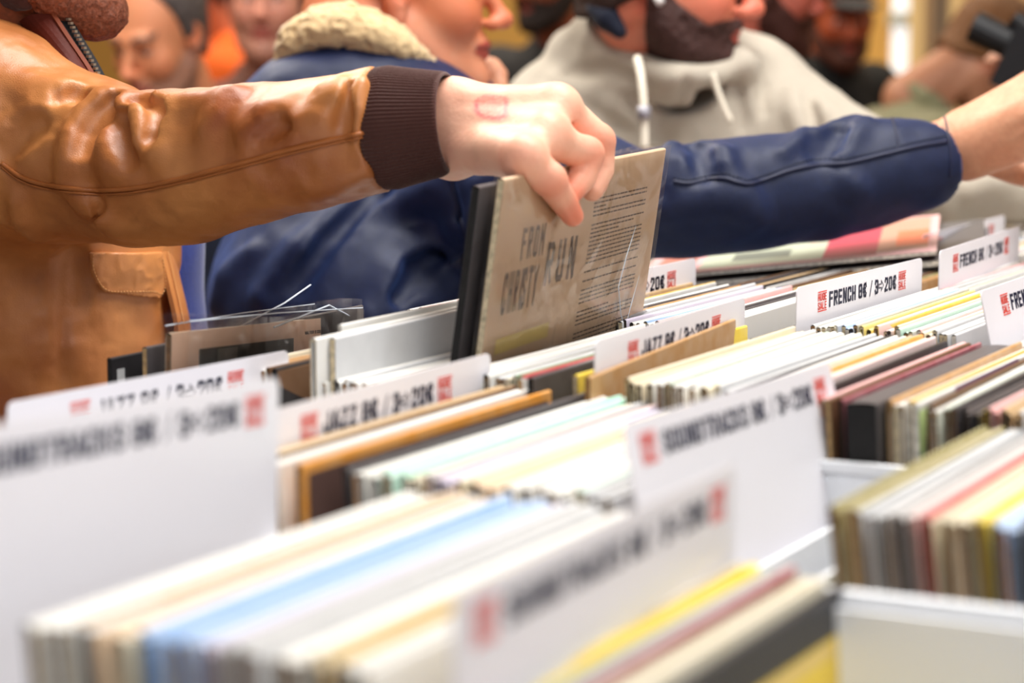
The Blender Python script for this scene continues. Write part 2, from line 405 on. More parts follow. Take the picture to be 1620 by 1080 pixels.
def divider(word, TL, yaw, roll, lean, floor_z, label, Wd=.33, shift=(0, 0)):
    T = Matrix.Translation(turn(TL)+Vector((0, 0, CZ))) @ basis(yaw, roll, lean)
    H = (TL[2]+CZ-floor_z-.004)/math.cos(math.radians(lean))
    root = empty('divider_card'); root.matrix_world = T @ Matrix.Translation((0, 0, -H))
    tag(root, label, 'divider card', 'white price divider cards')
    r = .006; poly = [(0, 0), (Wd, 0)]
    for cx, cz, a0 in ((Wd-r, H-r, 0), (r, H-r, 90)):
        for i in range(5): t = math.radians(a0+22.5*i); poly.append((cx+r*math.cos(t), cz+r*math.sin(t)))
    b = MB(); b.prism(poly, 0, .0009)
    b.obj('card', cardm, root)
    ins, t0, t1 = ISET[word]; y = -.0003
    b = MB(); draw_text(b, word+' 8€ / 3>20€', t0, t1, H-.016-.0066, .0132, y); b.obj('price_lettering', navy_ink, root)
    for cx in (ins, Wd-ins):
        b = MB(); hw = .0105; zc = H-.016
        b.box((cx-hw, y-.0001, zc+.0074), (cx+hw, y, zc+.0083)); b.box((cx-hw, y-.0001, zc-.0083), (cx+hw, y, zc-.0074))
        draw_text(b, 'HUGE', cx-hw, cx+hw, zc+.0003, .0066, y, adv=.70, st=.86); draw_text(b, 'SALE', cx-hw, cx+hw, zc-.0069, .0066, y, adv=.70, st=.86)
        tag(b.obj('sale_mark', red_ink, root), 'red sale mark')
    cards.append(root); return root
FL = .95
divider('SOUNDTRACKS', (-.2539, .9313, -.1617), 22.5, -3.0, 0, FL, 'large blurred white soundtracks divider card at the far left front')
divider('SOUNDTRACKS', (-.0207, .8097, -.1967), 23.5, -1.3, 0, FL, 'shaded pinkish soundtracks divider card nearest the camera before yellow sleeves')
divider('JAZZ', (-.3052, 1.3617, -.213), 25.3, -1.3, 0, FL, 'jazz divider card half hidden by the far left soundtracks card')
divider('JAZZ', (-.1507, 1.2711, -.2073), 24.3, -.6, 0, FL, 'jazz divider card standing before the orange framed sleeve')
divider('SOUNDTRACKS', (.0573, 1.1633, -.1929), 26.7, -1.5, -12, FL, 'white soundtracks divider card leaning back beside the empty crate end')
divider('JAZZ', (.0565, 1.5294, -.1969), 23.6, -.6, 0, FL+.012, 'jazz divider card standing behind the brown kraft sleeve')
divider('FRENCH', (.2274, 1.807, -.1899), 27.5, -.5, 0, FL+.012, 'sharp white french divider card behind the pastel sleeve stack')
divider('FRENCH', (.3596, 1.7387, -.1856), 27.3, 0, -13, FL+.012, 'leaning french divider card cut off by the right picture edge')
divider('FRENCH', (.3964, 2.1024, -.1868), 25.1, 0, 0, FL+.012, 'shaded french divider card to the right of the pink record sleeve')
divider('FRENCH', (.0273, 1.9103, -.2025), 27.3, 0, 0, FL+.012, 'divider card peeking out right of the lifted record sleeve')
divider('FRENCH', (.3896, 2.8711, -.2352), 27.3, 0, 0, FL+.012, 'far divider card just under the navy sleeve behind pink record')
divider('FRENCH', (.4454, 2.4597, -.2008), 27.3, 0, 0, FL+.012, 'far divider card behind the shaded french card at right edge')

# ------------------------------------------------------------------ record sleeves
PAL = dict(white=(230, 228, 222), cream=(226, 216, 190), ivory=(224, 212, 184), peach=(238, 214, 184), grey=(186, 184, 182), silver=(204, 205, 206),
  blue=(150, 184, 224), pale_blue=(190, 210, 236), lilac=(212, 204, 222), gold=(206, 164, 50), yellow=(240, 208, 60), pink=(232, 178, 176), red=(196, 70, 74),
  mint=(160, 220, 200), sage=(176, 188, 172), maroon=(160, 84, 92), brown=(104, 74, 50), tan=(196, 164, 120), kraft=(186, 140, 88), black=(34, 32, 34), charcoal=(78, 74, 76),
  orange=(226, 150, 56), olive=(150, 140, 92), green=(110, 140, 100), teal=(60, 140, 140), pale_yellow=(234, 220, 140), pale_mint=(200, 222, 210), pale_pink=(234, 208, 202))
def pname(c): return c.replace('_', ' ')
EDGE = [('cream_edge', (222, 204, 168)), ('tan_edge', (184, 150, 104)), ('brown_edge', (122, 88, 56)), ('dark_edge', (58, 46, 38)), ('white_edge', (236, 230, 218)), ('kraft_edge', (160, 116, 70)), ('black_edge', (26, 24, 24))]
cover_m = {k: mat(k+'_cover', v, .42, .5, noise=.5, nscale=60, c2=tuple(min(255, int(x*.55+105)) if sum(v) > 300 else int(x*.9+26) for x in v)) for k, v in PAL.items()}
edge_m = [mat(k, v, .8, noise=.7, nscale=240, c2=tuple(int(x*.55) for x in v)) for k, v in EDGE]
vinyl = mat('black_vinyl', (14, 14, 15), .25, .6); innerp = mat('inner_paper', (232, 226, 210), .8)
SZ = .315; TH = .0036
_rm = {}
def sleeve_mesh(c, e, closed, th=TH, sz=SZ):
    key = (c, e, closed, th)
    if key in _rm: return _rm[key]
    b = MB(); t = .0006
    z1 = sz-.0012
    b.box((0, 0, 0), (sz, t, z1), 0); b.box((0, th-t, 0), (sz, th, z1), 0)                       # front and back board
    n = 4                                                                                        # rounded top fold
    for i in range(n):
        a0 = math.pi*i/n; a1 = math.pi*(i+1)/n
        y0, q0 = th/2-th/2*math.cos(a0), z1+.0012*math.sin(a0); y1, q1 = th/2-th/2*math.cos(a1), z1+.0012*math.sin(a1)
        b.quad([(0, y0, q0), (sz, y0, q0), (sz, y1, q1), (0, y1, q1)], 0)
    b.quad([(sz, 0, 0), (sz, th, 0), (sz, th, z1), (sz, 0, z1)], 1); b.quad([(0, 0, 0), (sz, 0, 0), (sz, th, 0), (0, th, 0)], 1)
    if closed: b.quad([(0, 0, 0), (0, 0, z1), (0, th, z1), (0, th, 0)], 1)
    else:                                                                                       # open side: raw board edges, the disc's sleeve sits inside
        b.quad([(-.0001, 0, 0), (-.0001, 0, z1), (-.0001, t*1.4, z1), (-.0001, t*1.4, 0)], 1); b.quad([(-.0001, th-t*1.4, 0), (-.0001, th-t*1.4, z1), (-.0001, th, z1), (-.0001, th, 0)], 1)
    b.quad([(-.0001, 0, z1-.0015), (-.0001, 0, z1), (-.0001, th, z1), (-.0001, th, z1-.0015)], 1)
    me = b.mesh('record_sleeve'); me.materials.append(cover_m[c]); me.materials.append(edge_m[e])
    _rm[key] = me; return me
def inner_mesh(k):
    key = ('inner', k)
    if key in _rm: return _rm[key]
    b = MB(); b.box((.0025, .0009, .003), (.308, TH-.0009, .306)); me = b.mesh('inner_sleeve'); me.materials.append([innerp, vinyl, edge_m[2]][k]); _rm[key] = me; return me
ORD = 'first second third fourth fifth sixth seventh eighth ninth tenth eleventh twelfth thirteenth fourteenth fifteenth sixteenth seventeenth eighteenth nineteenth twentieth'.split()
rng = random.Random(7); nrec = 0
stuff = MB(); stuff_m = {}
def sleeve_T(e0, g, base, lean=0., droll=0., dyaw=0.):
    return Matrix.Translation(Vector(EG(e0, g, base))) @ basis(27.3+dyaw, droll, lean)
def stack(e0, g0, seq, base, phrase, group, lean=-4., zs=1., edges=(0, 1, 2, 3, 4, 5, 2, 3, 1), closed=.35, as_stuff=False, pitch=.0041, dj=.002, zprof=None, ej=.003):
    global nrec
    cl = [c for n, c in seq for _ in range(n)]; g = g0; N = len(cl)
    for i, c in enumerate(cl):
        ei = rng.choice(edges)
        if c in ('black', 'charcoal') and rng.random() < .7: ei = 6
        isclosed = rng.random() < closed; inner = rng.choice((0, 0, 1, 1, 2))
        first = i == 0 or cl[i-1] != c
        z = base+rng.uniform(-dj, dj)*.5+(.0022 if first and c not in ('white', 'cream') else 0)+(zprof(i/max(1, N-1)) if zprof else 0)
        T = sleeve_T(e0+rng.uniform(-ej, ej), g, z, lean+rng.uniform(-.5, .5), rng.uniform(-.25, .25), rng.uniform(-.3, .3)) @ Matrix.Diagonal((1, 1, zs, 1))
        if as_stuff:
            stuff.mixed.append((c, ei, T)) if hasattr(stuff, 'mixed') else setattr(stuff, 'mixed', [(c, ei, T)])
        else:
            o = bpy.data.objects.new('record_sleeve', sleeve_mesh(c, ei, isclosed)); col.objects.link(o); o.matrix_world = T
            k_ = sum(1 for x in cl[:i] if x == c); tot = cl.count(c)
            lab = (ORD[min(k_, 19)]+' '+pname(c)+' record sleeve from the left ' if tot > 1 else 'lone '+pname(c)+' record sleeve ')+phrase
            tag(o, ' '.join(lab.split()[:16]), 'record', group)
            if not isclosed:
                k = bpy.data.objects.new('inner_sleeve', inner_mesh(inner)); col.objects.link(k); k.parent = o
            nrec += 1
        g += pitch+rng.uniform(-.0002, .0002)
    return g
B0 = FL+.004
# front row, left crate and after the near soundtracks card
stack(.715, -.561, [(5,'white'),(1,'tan'),(3,'silver'),(3,'peach'),(1,'cream'),(2,'pale_blue'),(3,'blue'),(3,'pale_blue'),(2,'lilac'),(2,'silver'),(1,'grey'),(2,'silver'),(5,'white'),(2,'ivory'),(1,'gold'),(3,'white')], B0, 'in front left crate', 'sleeves in the front left crate', lean=-5, edges=(1, 2, 5, 1, 2, 3, 0, 5))
stack(.715, -.383, [(1,'ivory'),(3,'yellow'),(2,'sage'),(1,'grey'),(1,'maroon'),(3,'cream')], B0, 'before the near soundtracks card', 'sleeves before the near soundtracks card', lean=-4, zs=.93)
# second row
stack(1.062, -.703, [(1,'tan'),(1,'ivory'),(1,'tan'),(1,'brown'),(2,'white')], B0, 'behind the orange framed sleeve', 'sleeves just before the jazz card', lean=-2)
stack(1.068, -.634, [(1,'charcoal'),(4,'white'),(1,'mint'),(2,'pale_mint'),(1,'mint'),(3,'cream'),(1,'silver'),(1,'pale_pink'),(2,'lilac'),(3,'cream'),(4,'peach'),(5,'white'),(1,'grey'),(5,'white'),(1,'pale_mint'),(4,'silver')], B0-.003, 'in second row centre crate', 'sleeves in the second row centre crate', lean=-3)
stack(1.08, -.336, [(2,'olive'),(1,'ivory'),(1,'olive'),(4,'silver'),(3,'grey'),(1,'pale_pink'),(1,'red'),(5,'cream'),(1,'pale_yellow'),(1,'yellow'),(4,'pale_blue'),(1,'charcoal'),(3,'grey'),(2,'tan'),(4,'white'),(1,'brown'),(5,'ivory')], B0+.001, 'in second row right crate', 'sleeves in the second row right crate', lean=-7, edges=(1, 2, 2, 5, 3, 3, 2, 1, 6))
# third row
B2 = FL+.016
stack(1.365, -.889, [(2,'ivory'),(2,'kraft'),(1,'white'),(2,'brown'),(1,'black')], B2-.005, 'left of the grey sleeves behind jazz card', 'sleeves left of the white ones in the third row', lean=-6, edges=(1, 2, 3, 5, 6, 2), zprof=lambda t: -.004)
stack(1.362, -.832, [(3,'white'),(2,'silver'),(6,'white')], FL+.001, 'beneath the lifted record sleeve', 'sleeves beneath the lifted record', lean=-3)
stack(1.37, -.742, [(7,'white'),(3,'silver'),(2,'cream'),(1,'green'),(1,'white'),(1,'red'),(1,'charcoal')], B2-.005, 'right below the lifted record sleeve', 'sleeves right of the lifted record', lean=-2, edges=(0, 4, 1, 2, 6))
stack(1.36, -.597, [(3,'ivory'),(4,'white'),(1,'sage'),(5,'white'),(2,'cream'),(4,'silver'),(1,'black'),(3,'white'),(1,'tan'),(1,'grey'),(1,'orange'),(2,'cream'),(1,'pale_pink')], B2, 'in third row after kraft sleeve', 'sleeves in the third row after the kraft sleeve', lean=-3)
stack(1.365, -.420, [(1,'kraft'),(2,'white'),(1,'gold')], B2-.002, 'right of the thick black sleeve', 'sleeves right of the thick black sleeve', lean=-3, edges=(0, 4, 0, 1))
stack(1.367, -.396, [(1,'brown'),(2,'white'),(2,'sage'),(4,'charcoal'),(1,'yellow'),(2,'pink'),(3,'tan'),(2,'silver'),(3,'grey'),(2,'brown'),(4,'cream')], B2-.004, 'at right end of third row', 'sleeves at the right end of the third row', lean=-3, edges=(1, 2, 3, 6, 3, 2))
# fourth row
ng = stack(1.712, -.588, [(3,'white'),(2,'cream'),(1,'silver'),(3,'pale_blue'),(1,'grey'),(2,'pale_yellow'),(1,'yellow'),(3,'pale_pink'),(2,'ivory'),(4,'pale_mint'),(1,'pink'),(2,'cream'),(4,'silver')], B2, 'before the sharp french card', 'sleeves before the sharp french card', lean=-4, edges=(0, 1, 4, 2, 0, 5, 3), pitch=.0040)
mixA = [(3,'ivory'),(2,'tan'),(2,'brown'),(1,'gold'),(3,'grey'),(2,'white'),(1,'charcoal'),(2,'kraft'),(2,'silver'),(1,'lilac'),(3,'white'),(1,'blue')]
dark = [(3,'brown'),(2,'charcoal'),(2,'tan'),(3,'black'),(2,'grey'),(3,'brown'),(2,'olive'),(2,'kraft')]
pale = [(3,'white'),(1,'pink'),(2,'silver'),(3,'cream'),(1,'grey'),(3,'white'),(1,'pale_blue'),(3,'ivory')]
S_ = dict(as_stuff=True)
stack(1.71, -.838, mixA+[(2,'white'),(1,'pink'),(3,'white'),(2,'charcoal'),(4,'white')], B2-.006, '', '', pitch=.0046, **S_)
stack(1.71, -.96, pale+[(4,'grey')], B2-.006, '', '', **S_)
stack(1.71, -.396, pale+[(3,'tan')], B2-.002, '', '', lean=-10, **S_)
stack(2.05, -.80, dark+dark, B2-.012, '', '', edges=(2, 3, 6, 3), **S_)
stack(2.05, -.597, pale+pale, B2-.004, '', '', edges=(2, 3, 6, 3), **S_)
stack(2.39, -.98, pale+dark+pale, B2-.006, '', '', **S_)
stack(2.39, -.72, pale+pale, B2-.006, '', '', **S_)
stack(2.73, -1.05, dark+pale+pale, B2-.004, '', '', **S_)
stack(2.73, -.80, pale+pale+pale, B2-.004, '', '', **S_)
cols = {}
for c, ei, T in stuff.mixed:
    for src, mi in ((c+'_cover', 0), (EDGE[ei][0], 1)): cols.setdefault(src, len(cols))
sb = MB()
for c, ei, T in stuff.mixed:
    me = sleeve_mesh(c, ei, True); k = len(sb.v)
    sb.v += [tuple(T @ v.co) for v in me.vertices]
    for p in me.polygons:
        sb.f.append(tuple(k+i for i in p.vertices)); sb.m.append(cols[c+'_cover'] if p.material_index == 0 else cols[EDGE[ei][0]])
so = sb.obj('packed_record_sleeves', [_m[k] for k in cols])
tag(so, 'hundreds of blurred record sleeves packed in the far crates behind', 'records', kind='stuff')

# ------------------------------------------------------------------ single sleeves that stand out
def single(label, e0, g, base, lean, color, edge=0, th=.004, dyaw=0., droll=0., closed=True, T=None, name='record_sleeve'):
    me = sleeve_mesh(color, edge, closed, th); o = bpy.data.objects.new(name, me); col.objects.link(o)
    o.matrix_world = T if T is not None else sleeve_T(e0, g, base, lean, droll, dyaw); tag(o, label, 'record'); return o
def art(o, name, rects, label=None, y=-.0003):
    """printed panels on the sleeve's front: (x0,z0,x1,z1,colour) in fractions of its side, z from the top"""
    b = MB(); ms = []
    for x0, z0, x1, z1, c in rects:
        nm = 'print_%d_%d_%d' % c; m = mat(nm, c, .45)
        if m not in ms: ms.append(m)
        b.quad([(x0*SZ, y, (1-z1)*SZ), (x1*SZ, y, (1-z1)*SZ), (x1*SZ, y, (1-z0)*SZ), (x0*SZ, y, (1-z0)*SZ)], ms.index(m)); y -= .00003
    k = b.obj(name, ms, o)
    if label: tag(k, label)
    return k
o = single('orange framed brown record sleeve before the jazz card', 1.06, -.674, B0, -1, 'orange', 5)
art(o, 'cover_picture', [(.02, .02, .98, .98, (96, 72, 66)), (.12, .12, .5, .5, (170, 160, 160)), (.55, .2, .8, .6, (60, 48, 48))])
o = single('black record sleeve with yellow lower half at the front right', .725, -.334, B0-.002, -4, 'black', 3, th=.006); o.matrix_world = o.matrix_world @ Matrix.Diagonal((1, 1, .915, 1))
art(o, 'cover_picture', [(0, .07, 1, .96, (238, 205, 70)), (.1, .075, .93, .1, (226, 196, 120)), (.55, .3, .9, .8, (214, 186, 30))])
o = single('brown kraft paper sleeve before the jazz card at centre', 1.365, -.6435, B2+.001, 0, 'kraft', 5, th=.004, dyaw=-3.9, droll=.9)
art(o, 'cover_picture', [(.86, .06, .97, .14, (140, 104, 64)), (.87, .075, .96, .085, (90, 66, 40)), (.87, .1, .95, .108, (90, 66, 40))])
single('bright yellow record sleeve standing up left of kraft sleeve', 1.385, -.659, B2-.002, -1, 'yellow', 0)
o = single('thick black record sleeve at the right of the third row', 1.350, -.425, B2+.0, -3, 'charcoal', 6, th=.020)
art(o, 'cover_picture', [(.02, .02, .55, .98, (58, 56, 56)), (.5, .01, 1, .3, (120, 134, 170)), (.62, .02, .75, .2, (50, 56, 90)), (.8, .0, 1, .3, (150, 186, 214))])
single('slim black record sleeve leaning under the soundtracks card corner', 1.362, -.460, B2, -6, 'black', 3)
single('dark brown record sleeve leaning beside the thick black sleeve', 1.352, -.4500, B2, -4, 'brown', 1)
single('purple grey record sleeve touching the thick black sleeve', 1.356, -.4458, B2, -3.5, 'maroon', 3, th=.003)
single('pinkish record sleeve beside the thick black sleeve', 1.355, -.4545, B2, -4, 'pink', 0, closed=False)
o = single('green and purple record sleeve with white lower part at right', 1.36, -.401, B2-.0, -3, 'white', 4)
art(o, 'cover_picture', [(0, .015, .4, .12, (196, 214, 150)), (0, .1, .35, .2, (150, 180, 140)), (.0, .17, .2, .22, (190, 196, 80)), (.25, .0, .75, .14, (130, 96, 130)), (.3, .1, .6, .3, (222, 190, 226)), (.6, .1, 1, .6, (60, 160, 196))])
o = single('black sleeve with yellow title lettering left of french card', 1.70, -.648, B2-.012, -2, 'charcoal', 1)
b = MB(); draw_text(b, 'RICHARD', .03, .30, SZ-.036, .030, -.0004, adv=.78); tag(b.obj('title_lettering', mat('yellow_print', (220, 205, 60), .5), o), 'yellow title lettering')
# grey white pair lying behind the jazz card
for k, (g, e, z, lb) in enumerate([(-.852, 1.352, .020, 'worn white record sleeve left of the grey pair'), (-.846, 1.368, .019, 'grey white record sleeve with pen mark behind jazz card')]):
    o = single(lb, e, g, B2-.004+z, 0, 'white' if k == 0 else 'silver', 0, th=.005, closed=(k == 1), droll=.4)
    if k: art(o, 'pen_mark', [(.07, .10, .074, .135, (110, 100, 96))])
single('white record sleeve with red mark behind the grey sleeve', 1.40, -.862, B2+.020, 0, 'white', 4, th=.003)
# black photo sleeve and the cream jazz sleeve in clear plastic at left
def TP(px, py, e0, yaw, roll, lean):
    r = ray(px, py); p = r*(e0/float(r@E3))+CAM
    return Matrix.Translation(Vector(p)) @ basis(yaw, roll, lean) @ Matrix.Translation((0, 0, -SZ))
o = single('black photo record sleeve furthest left beside the tan jacket', 0, 0, 0, 0, 'black', 6, T=TP(176, 566, 1.365, 27.3, 0, 0))
art(o, 'cover_picture', [(.06, .09, .30, .4, (90, 96, 100)), (.12, .07, .2, .2, (200, 206, 206)), (.02, .03, .05, .5, (180, 180, 180))])
o = single('green and grey photo sleeve between black and cream sleeves', 0, 0, 0, 0, 'charcoal', 1, T=TP(232, 549, 1.367, 27, 0, 0))
art(o, 'cover_picture', [(.1, .06, .45, .5, (150, 160, 130)), (.2, .0, .4, .06, (90, 92, 88))])
o = single('cream record sleeve with black street photo in clear plastic', 0, 0, 0, 0, 'peach', 2, T=TP(271, 527, 1.37, 22.1, -3.6, 0), th=.005)
def plastic(o, over=.012, up=.018, x0=-.004, x1=None, y0=-.0022, y1=.008):
    """a loose clear bag: wavy front and back sheets closed at the bottom and side"""
    x1 = SZ+.004 if x1 is None else x1
    b = MB(); n = 14; zt = SZ+up
    def P_(i, j, s):
        u = i/n; v = j/n; x = x0+(x1-x0)*u; z = -.002+(zt+.002)*v
        y = (y0 if s < 0 else y1)+s*.0011*(math.sin(9*u+4*v)+math.sin(5*v-13*u+1))*.5
        return (x, y, z+.003*math.sin(7*u+2)*(v > .95))
    for s in (-1, 1):
        for i in range(n):
            for j in range(n): b.quad([P_(i, j, s), P_(i+1, j, s), P_(i+1, j+1, s), P_(i, j+1, s)])
    for j in range(n): b.quad([P_(n, j, -1), P_(n, j, 1), P_(n, j+1, 1), P_(n, j+1, -1)]); b.quad([P_(0, j, -1), P_(0, j, 1), P_(0, j+1, 1), P_(0, j+1, -1)])
    k = b.obj('plastic_cover', clear_plastic(), o, smooth=True); tag(k, 'clear plastic outer bag'); return k
art(o, 'cover_picture', [(.0, .0, 1, 1, (248, 212, 184)), (.13, .045, .62, .5, (70, 68, 66)), (.15, .14, .19, .4, (210, 190, 170)), (.22, .05, .32, .1, (120, 118, 112)), (.4, .08, .44, .2, (190, 186, 176)), (.46, .08, .6, .16, (100, 98, 96)), (.2, .12, .34, .16, (30, 28, 28))])
b = MB(); draw_text(b, 'WALTER S COLLECTION', .215, .262, SZ-.0125, .0026, -.0005, adv=.74); b.obj('title_lettering', mat('dark_print', (60, 54, 54), .5), o)
plastic(o, up=.012)
for k, (px, py, yw, rl, w_, lb) in enumerate([(262, 515, 18.2, -2.8, .28, 'empty clear plastic record bag sticking up behind cream sleeve'), (300, 508, 21., -4.2, .305, 'clear plastic record bag with folded corner behind cream sleeve')]):
    r = ray(px, py); p = r*((1.372+.002*k)/float(r@E3))+CAM; b = MB(); n = 10; H_ = .30
    for s_ in (0, 1):
        for i in range(n):
            q = [(w_*i/n, .0008*s_+.0012*math.sin(i*1.7+s_), -H_), (w_*(i+1)/n, .0008*s_+.0012*math.sin((i+1)*1.7+s_), -H_), (w_*(i+1)/n, .0008*s_+.002*math.sin((i+1)*1.1+s_*2), .002*math.sin(i+1)), (w_*i/n, .0008*s_+.002*math.sin(i*1.1+s_*2), .002*math.sin(i))]
            b.quad(q)
    b.tube([(0, 0, 0), (w_*.5, .001, .001), (w_, 0, 0)], .0006, 5, m=1); b.tube([(w_*.45, 0, -.010), (w_*.8, .003, .004), (w_*1.02, .006, .016 if k == 0 else -.012)], .0008, 5, m=1)
    q = b.obj('plastic_record_bag', [clear_plastic(), mat('plastic_fold_glint', (206, 216, 228), .25, .6)]); q.matrix_world = Matrix.Translation(Vector(p)) @ basis(yw, rl, 0); tag(q, lb, 'plastic bag')  # pale tubes paint the bright glints along the bag's edge and folds
for k in range(10):
    single(ORD[k]+' '+('white' if k % 3 else 'silver')+' sleeve from the left before the cream photo sleeve', 1.365+.001*(k % 3), -.958+.0062*k, B2-.019+.0022*(k % 2)+.0006*k, -1, 'white' if k % 3 else 'silver', 4)['group'] = 'white sleeves before the cream photo sleeve'
# pink record lying flat on the stacks
def flat(label, T, color, th=.004):
    me = sleeve_mesh(color, 4, True, th); o = bpy.data.objects.new('record_sleeve', me); col.objects.link(o); o.matrix_world = T; tag(o, label, 'record'); return o
p1 = Vector(P(1482, 403, 2.36)); ux = (p1-Vector(P(1050, 442, 2.42))).normalized(); p0 = p1-ux*SZ; uy = Vector((-ux.y, ux.x, .05)).normalized(); uz = ux.cross(uy).normalized(); uy = uz.cross(ux)
R = Matrix((ux, uz*-1, uy)).transposed().to_4x4()      # sleeve stands in its own XZ plane: lay that plane flat
o = flat('pink and red record sleeve lying flat on top of the crates', Matrix.Translation(p0+uz*.004) @ R, 'pink')
art(o, 'cover_picture', [(.02, .02, .98, .985, (228, 176, 178)), (.2, .3, .62, .93, (186, 194, 172)), (.3, .62, .5, .8, (112, 118, 108)), (.04, .5, .17, .95, (196, 120, 104)), (.62, .1, .8, .95, (190, 62, 84)), (.55, .1, .72, .5, (190, 62, 84)), (.8, .06, .97, .9, (206, 150, 128)), (.86, .4, .97, .8, (226, 120, 84))], y=-.0004)
o = flat('dark record sleeve lying flat beneath the pink one', Matrix.Translation(p0+uz*-.006+ux*.05) @ R, 'charcoal', .006)

# the lifted sleeve in the hand
HT = Matrix.Translation(turn((-.0054, 1.6346, -.0934+CZ))) @ basis(25.4, 1.74, 8.87) @ Matrix.Translation((0, 0, -SZ))
held = single('tan record sleeve with printed back held up in clear plastic', 0, 0, 0, 0, 'peach', 0, T=HT, th=.005)
held.data = held.data.copy(); held.data.materials[0] = mat('aged_card_back', (222, 192, 160), .45, noise=.5, nscale=9, c2=(206, 172, 138))
b = MB(); rr = random.Random(3); y = -.0004; v = .030
ink = mat('faded_ink', (126, 110, 98), .6)
while v < .300:                                       # right text column
    if rr.random() < .12: v += .004; continue
    x = .170+.004*math.sin(v*30); x1 = .283 if rr.random() < .85 else rr.uniform(.19, .27)
    while x < x1:
        wl = rr.uniform(.003, .009); b.quad([(x, y, SZ-v-.0012), (min(x+wl, x1), y, SZ-v-.0012), (min(x+wl, x1), y, SZ-v), (x, y, SZ-v)]); x += wl+.0012
    v += .0034
for v0, xs in ((.170, ((.02, .055), (.075, .10))), (.178, ((.02, .05), (.075, .11))), (.186, ((.025, .045),)), (.205, ((.02, .06), (.08, .12))), (.212, ((.02, .065), (.08, .12))), (.219, ((.02, .05), (.08, .105))), (.226, ((.08, .12),)), (.240, ((.02, .04),)), (.247, ((.02, .055),)), (.254, ((.02, .05),))):
    for xa, xb in xs:
        x = xa
        while x < xb:
            wl = rr.uniform(.003, .008); b.quad([(x, y, SZ-v0-.0015), (min(x+wl, xb), y, SZ-v0-.0015), (min(x+wl, xb), y, SZ-v0), (x, y, SZ-v0)]); x += wl+.001
b.obj('back_text', ink, held)
b = MB(); draw_text(b, 'CHRISTY', .022, .082, SZ-.105, .034, y, adv=.9, st=.8); draw_text(b, 'RUN', .094, .150, SZ-.092, .036, y, adv=.95, st=.8); draw_text(b, 'FROM', .045, .085, SZ-.066, .026, y, adv=.9, st=.8)
b.obj('title_lettering', mat('grey_print', (148, 130, 116), .6), held)
b = MB(); b.quad([(.02, y, SZ-.134), (.115, y, SZ-.134), (.115, y, SZ-.122), (.02, y, SZ-.122)]); b.obj('price_tape', mat('yellowed_tape', (224, 200, 130), .4), held)
plastic(held, up=.0015, x0=-.002, x1=SZ+.006)
b = MB()
for pts in ([(.262, .060), (.250, .085), (.242, .110), (.256, .135), (.272, .150)], [(.286, .105), (.276, .130), (.270, .150)]):
    b.tube([(x, -.0034, SZ-z) for x, z in pts], [.0001]+[.0004]*(len(pts)-2)+[.0001], 5)
b.obj('plastic_crease_glare', _m['plastic_fold_glint'], held)  # glare streaks on the creased plastic, painted as whitish tubes
held2 = single('black record sleeve just behind the lifted tan one', 0, 0, 0, 0, 'charcoal', 6, T=HT @ Matrix.Translation((-.006, .016, -.008)), th=.006)

# ------------------------------------------------------------------ crates and table
cw = mat('white_crate_board', (238, 240, 244), .5)
def crate(e0, g0, g1, zf, label, rim=1.232, name='record_crate', rime=None):
    root = empty('record_crate', tuple(EG(e0, g0, FL-.02)), math.radians(90)); L = .332; Wd = g1-g0
    tag(root, label, 'crate', 'white record crates on the table'); z0 = 0; t = .004; H = rim-(FL-.02)
    b = MB(); b.box((-t, -Wd-t, 0), (L-t, t, zf-FL+.018)); b.obj('base', cw, root)
    for nm, A, B_ in (('end_panel', (-2*t-.002, -Wd-t, 0), (-t-.002, t, H)), ('end_panel', (L-t-.003, -Wd-t, 0), (L-.003, t, H)), ('side_panel', (-t, t, 0), (L-t-.003, 2*t, H-.02)), ('side_panel', (-t, -Wd-2*t, 0), (L-t-.003, -Wd-t, H-.02))):
        b = MB(); b.box(A, B_)
        if nm == 'end_panel' and A[0] < 0: b.box((A[0]-.004, A[1], H-.006), (A[0], B_[1], H))          # folded rim
        b.obj(nm, cw, root)
    return root
crate(.70, -.72, -.255, FL, 'white crate at the front left holding soundtracks')
crate(1.048, -1.06, -.455, FL, 'white crate in the second row holding jazz sleeves')
crate(1.048, -.395, .02, FL, 'white crate in the second row at the right', rim=1.238)
crate(1.352, -1.06, -.665, FL, 'white crate in the third row under the lifted record', rim=1.236)
crate(1.352, -.648, -.20, FL+.012, 'white crate in the third row beside the kraft sleeve', rim=1.243)
crate(1.698, -1.06, -.20, FL+.012, 'white crate in the fourth row holding french sleeves', rim=1.236)
crate(2.036, -1.06, -.30, FL+.012, 'white crate in the fifth row under the pink record', rim=1.22)
crate(2.376, -1.06, -.40, FL+.012, 'white crate in the sixth row at the back', rim=1.22)
crate(2.716, -1.10, -.40, FL+.012, 'white crate furthest back near the beige hoodie', rim=1.22)
root = empty('display_table', tuple(EG(.62, 0, 0)), math.radians(90)); tag(root, 'long table carrying the record crates', 'table')
b = MB(); b.box((0, -.1, FL-.05), (2.5, 1.12, FL-.0205)); b.obj('table_top', mat('dark_table_cloth', (46, 42, 44), .9), root)
for x in (.08, 2.4):
    for y in (0, 1.05): b = MB(); b.box((x-.02, y-.02, 0), (x+.02, y+.02, FL-.05)); b.obj('leg', mat('table_metal', (70, 70, 72), .4, metal=.6), root)

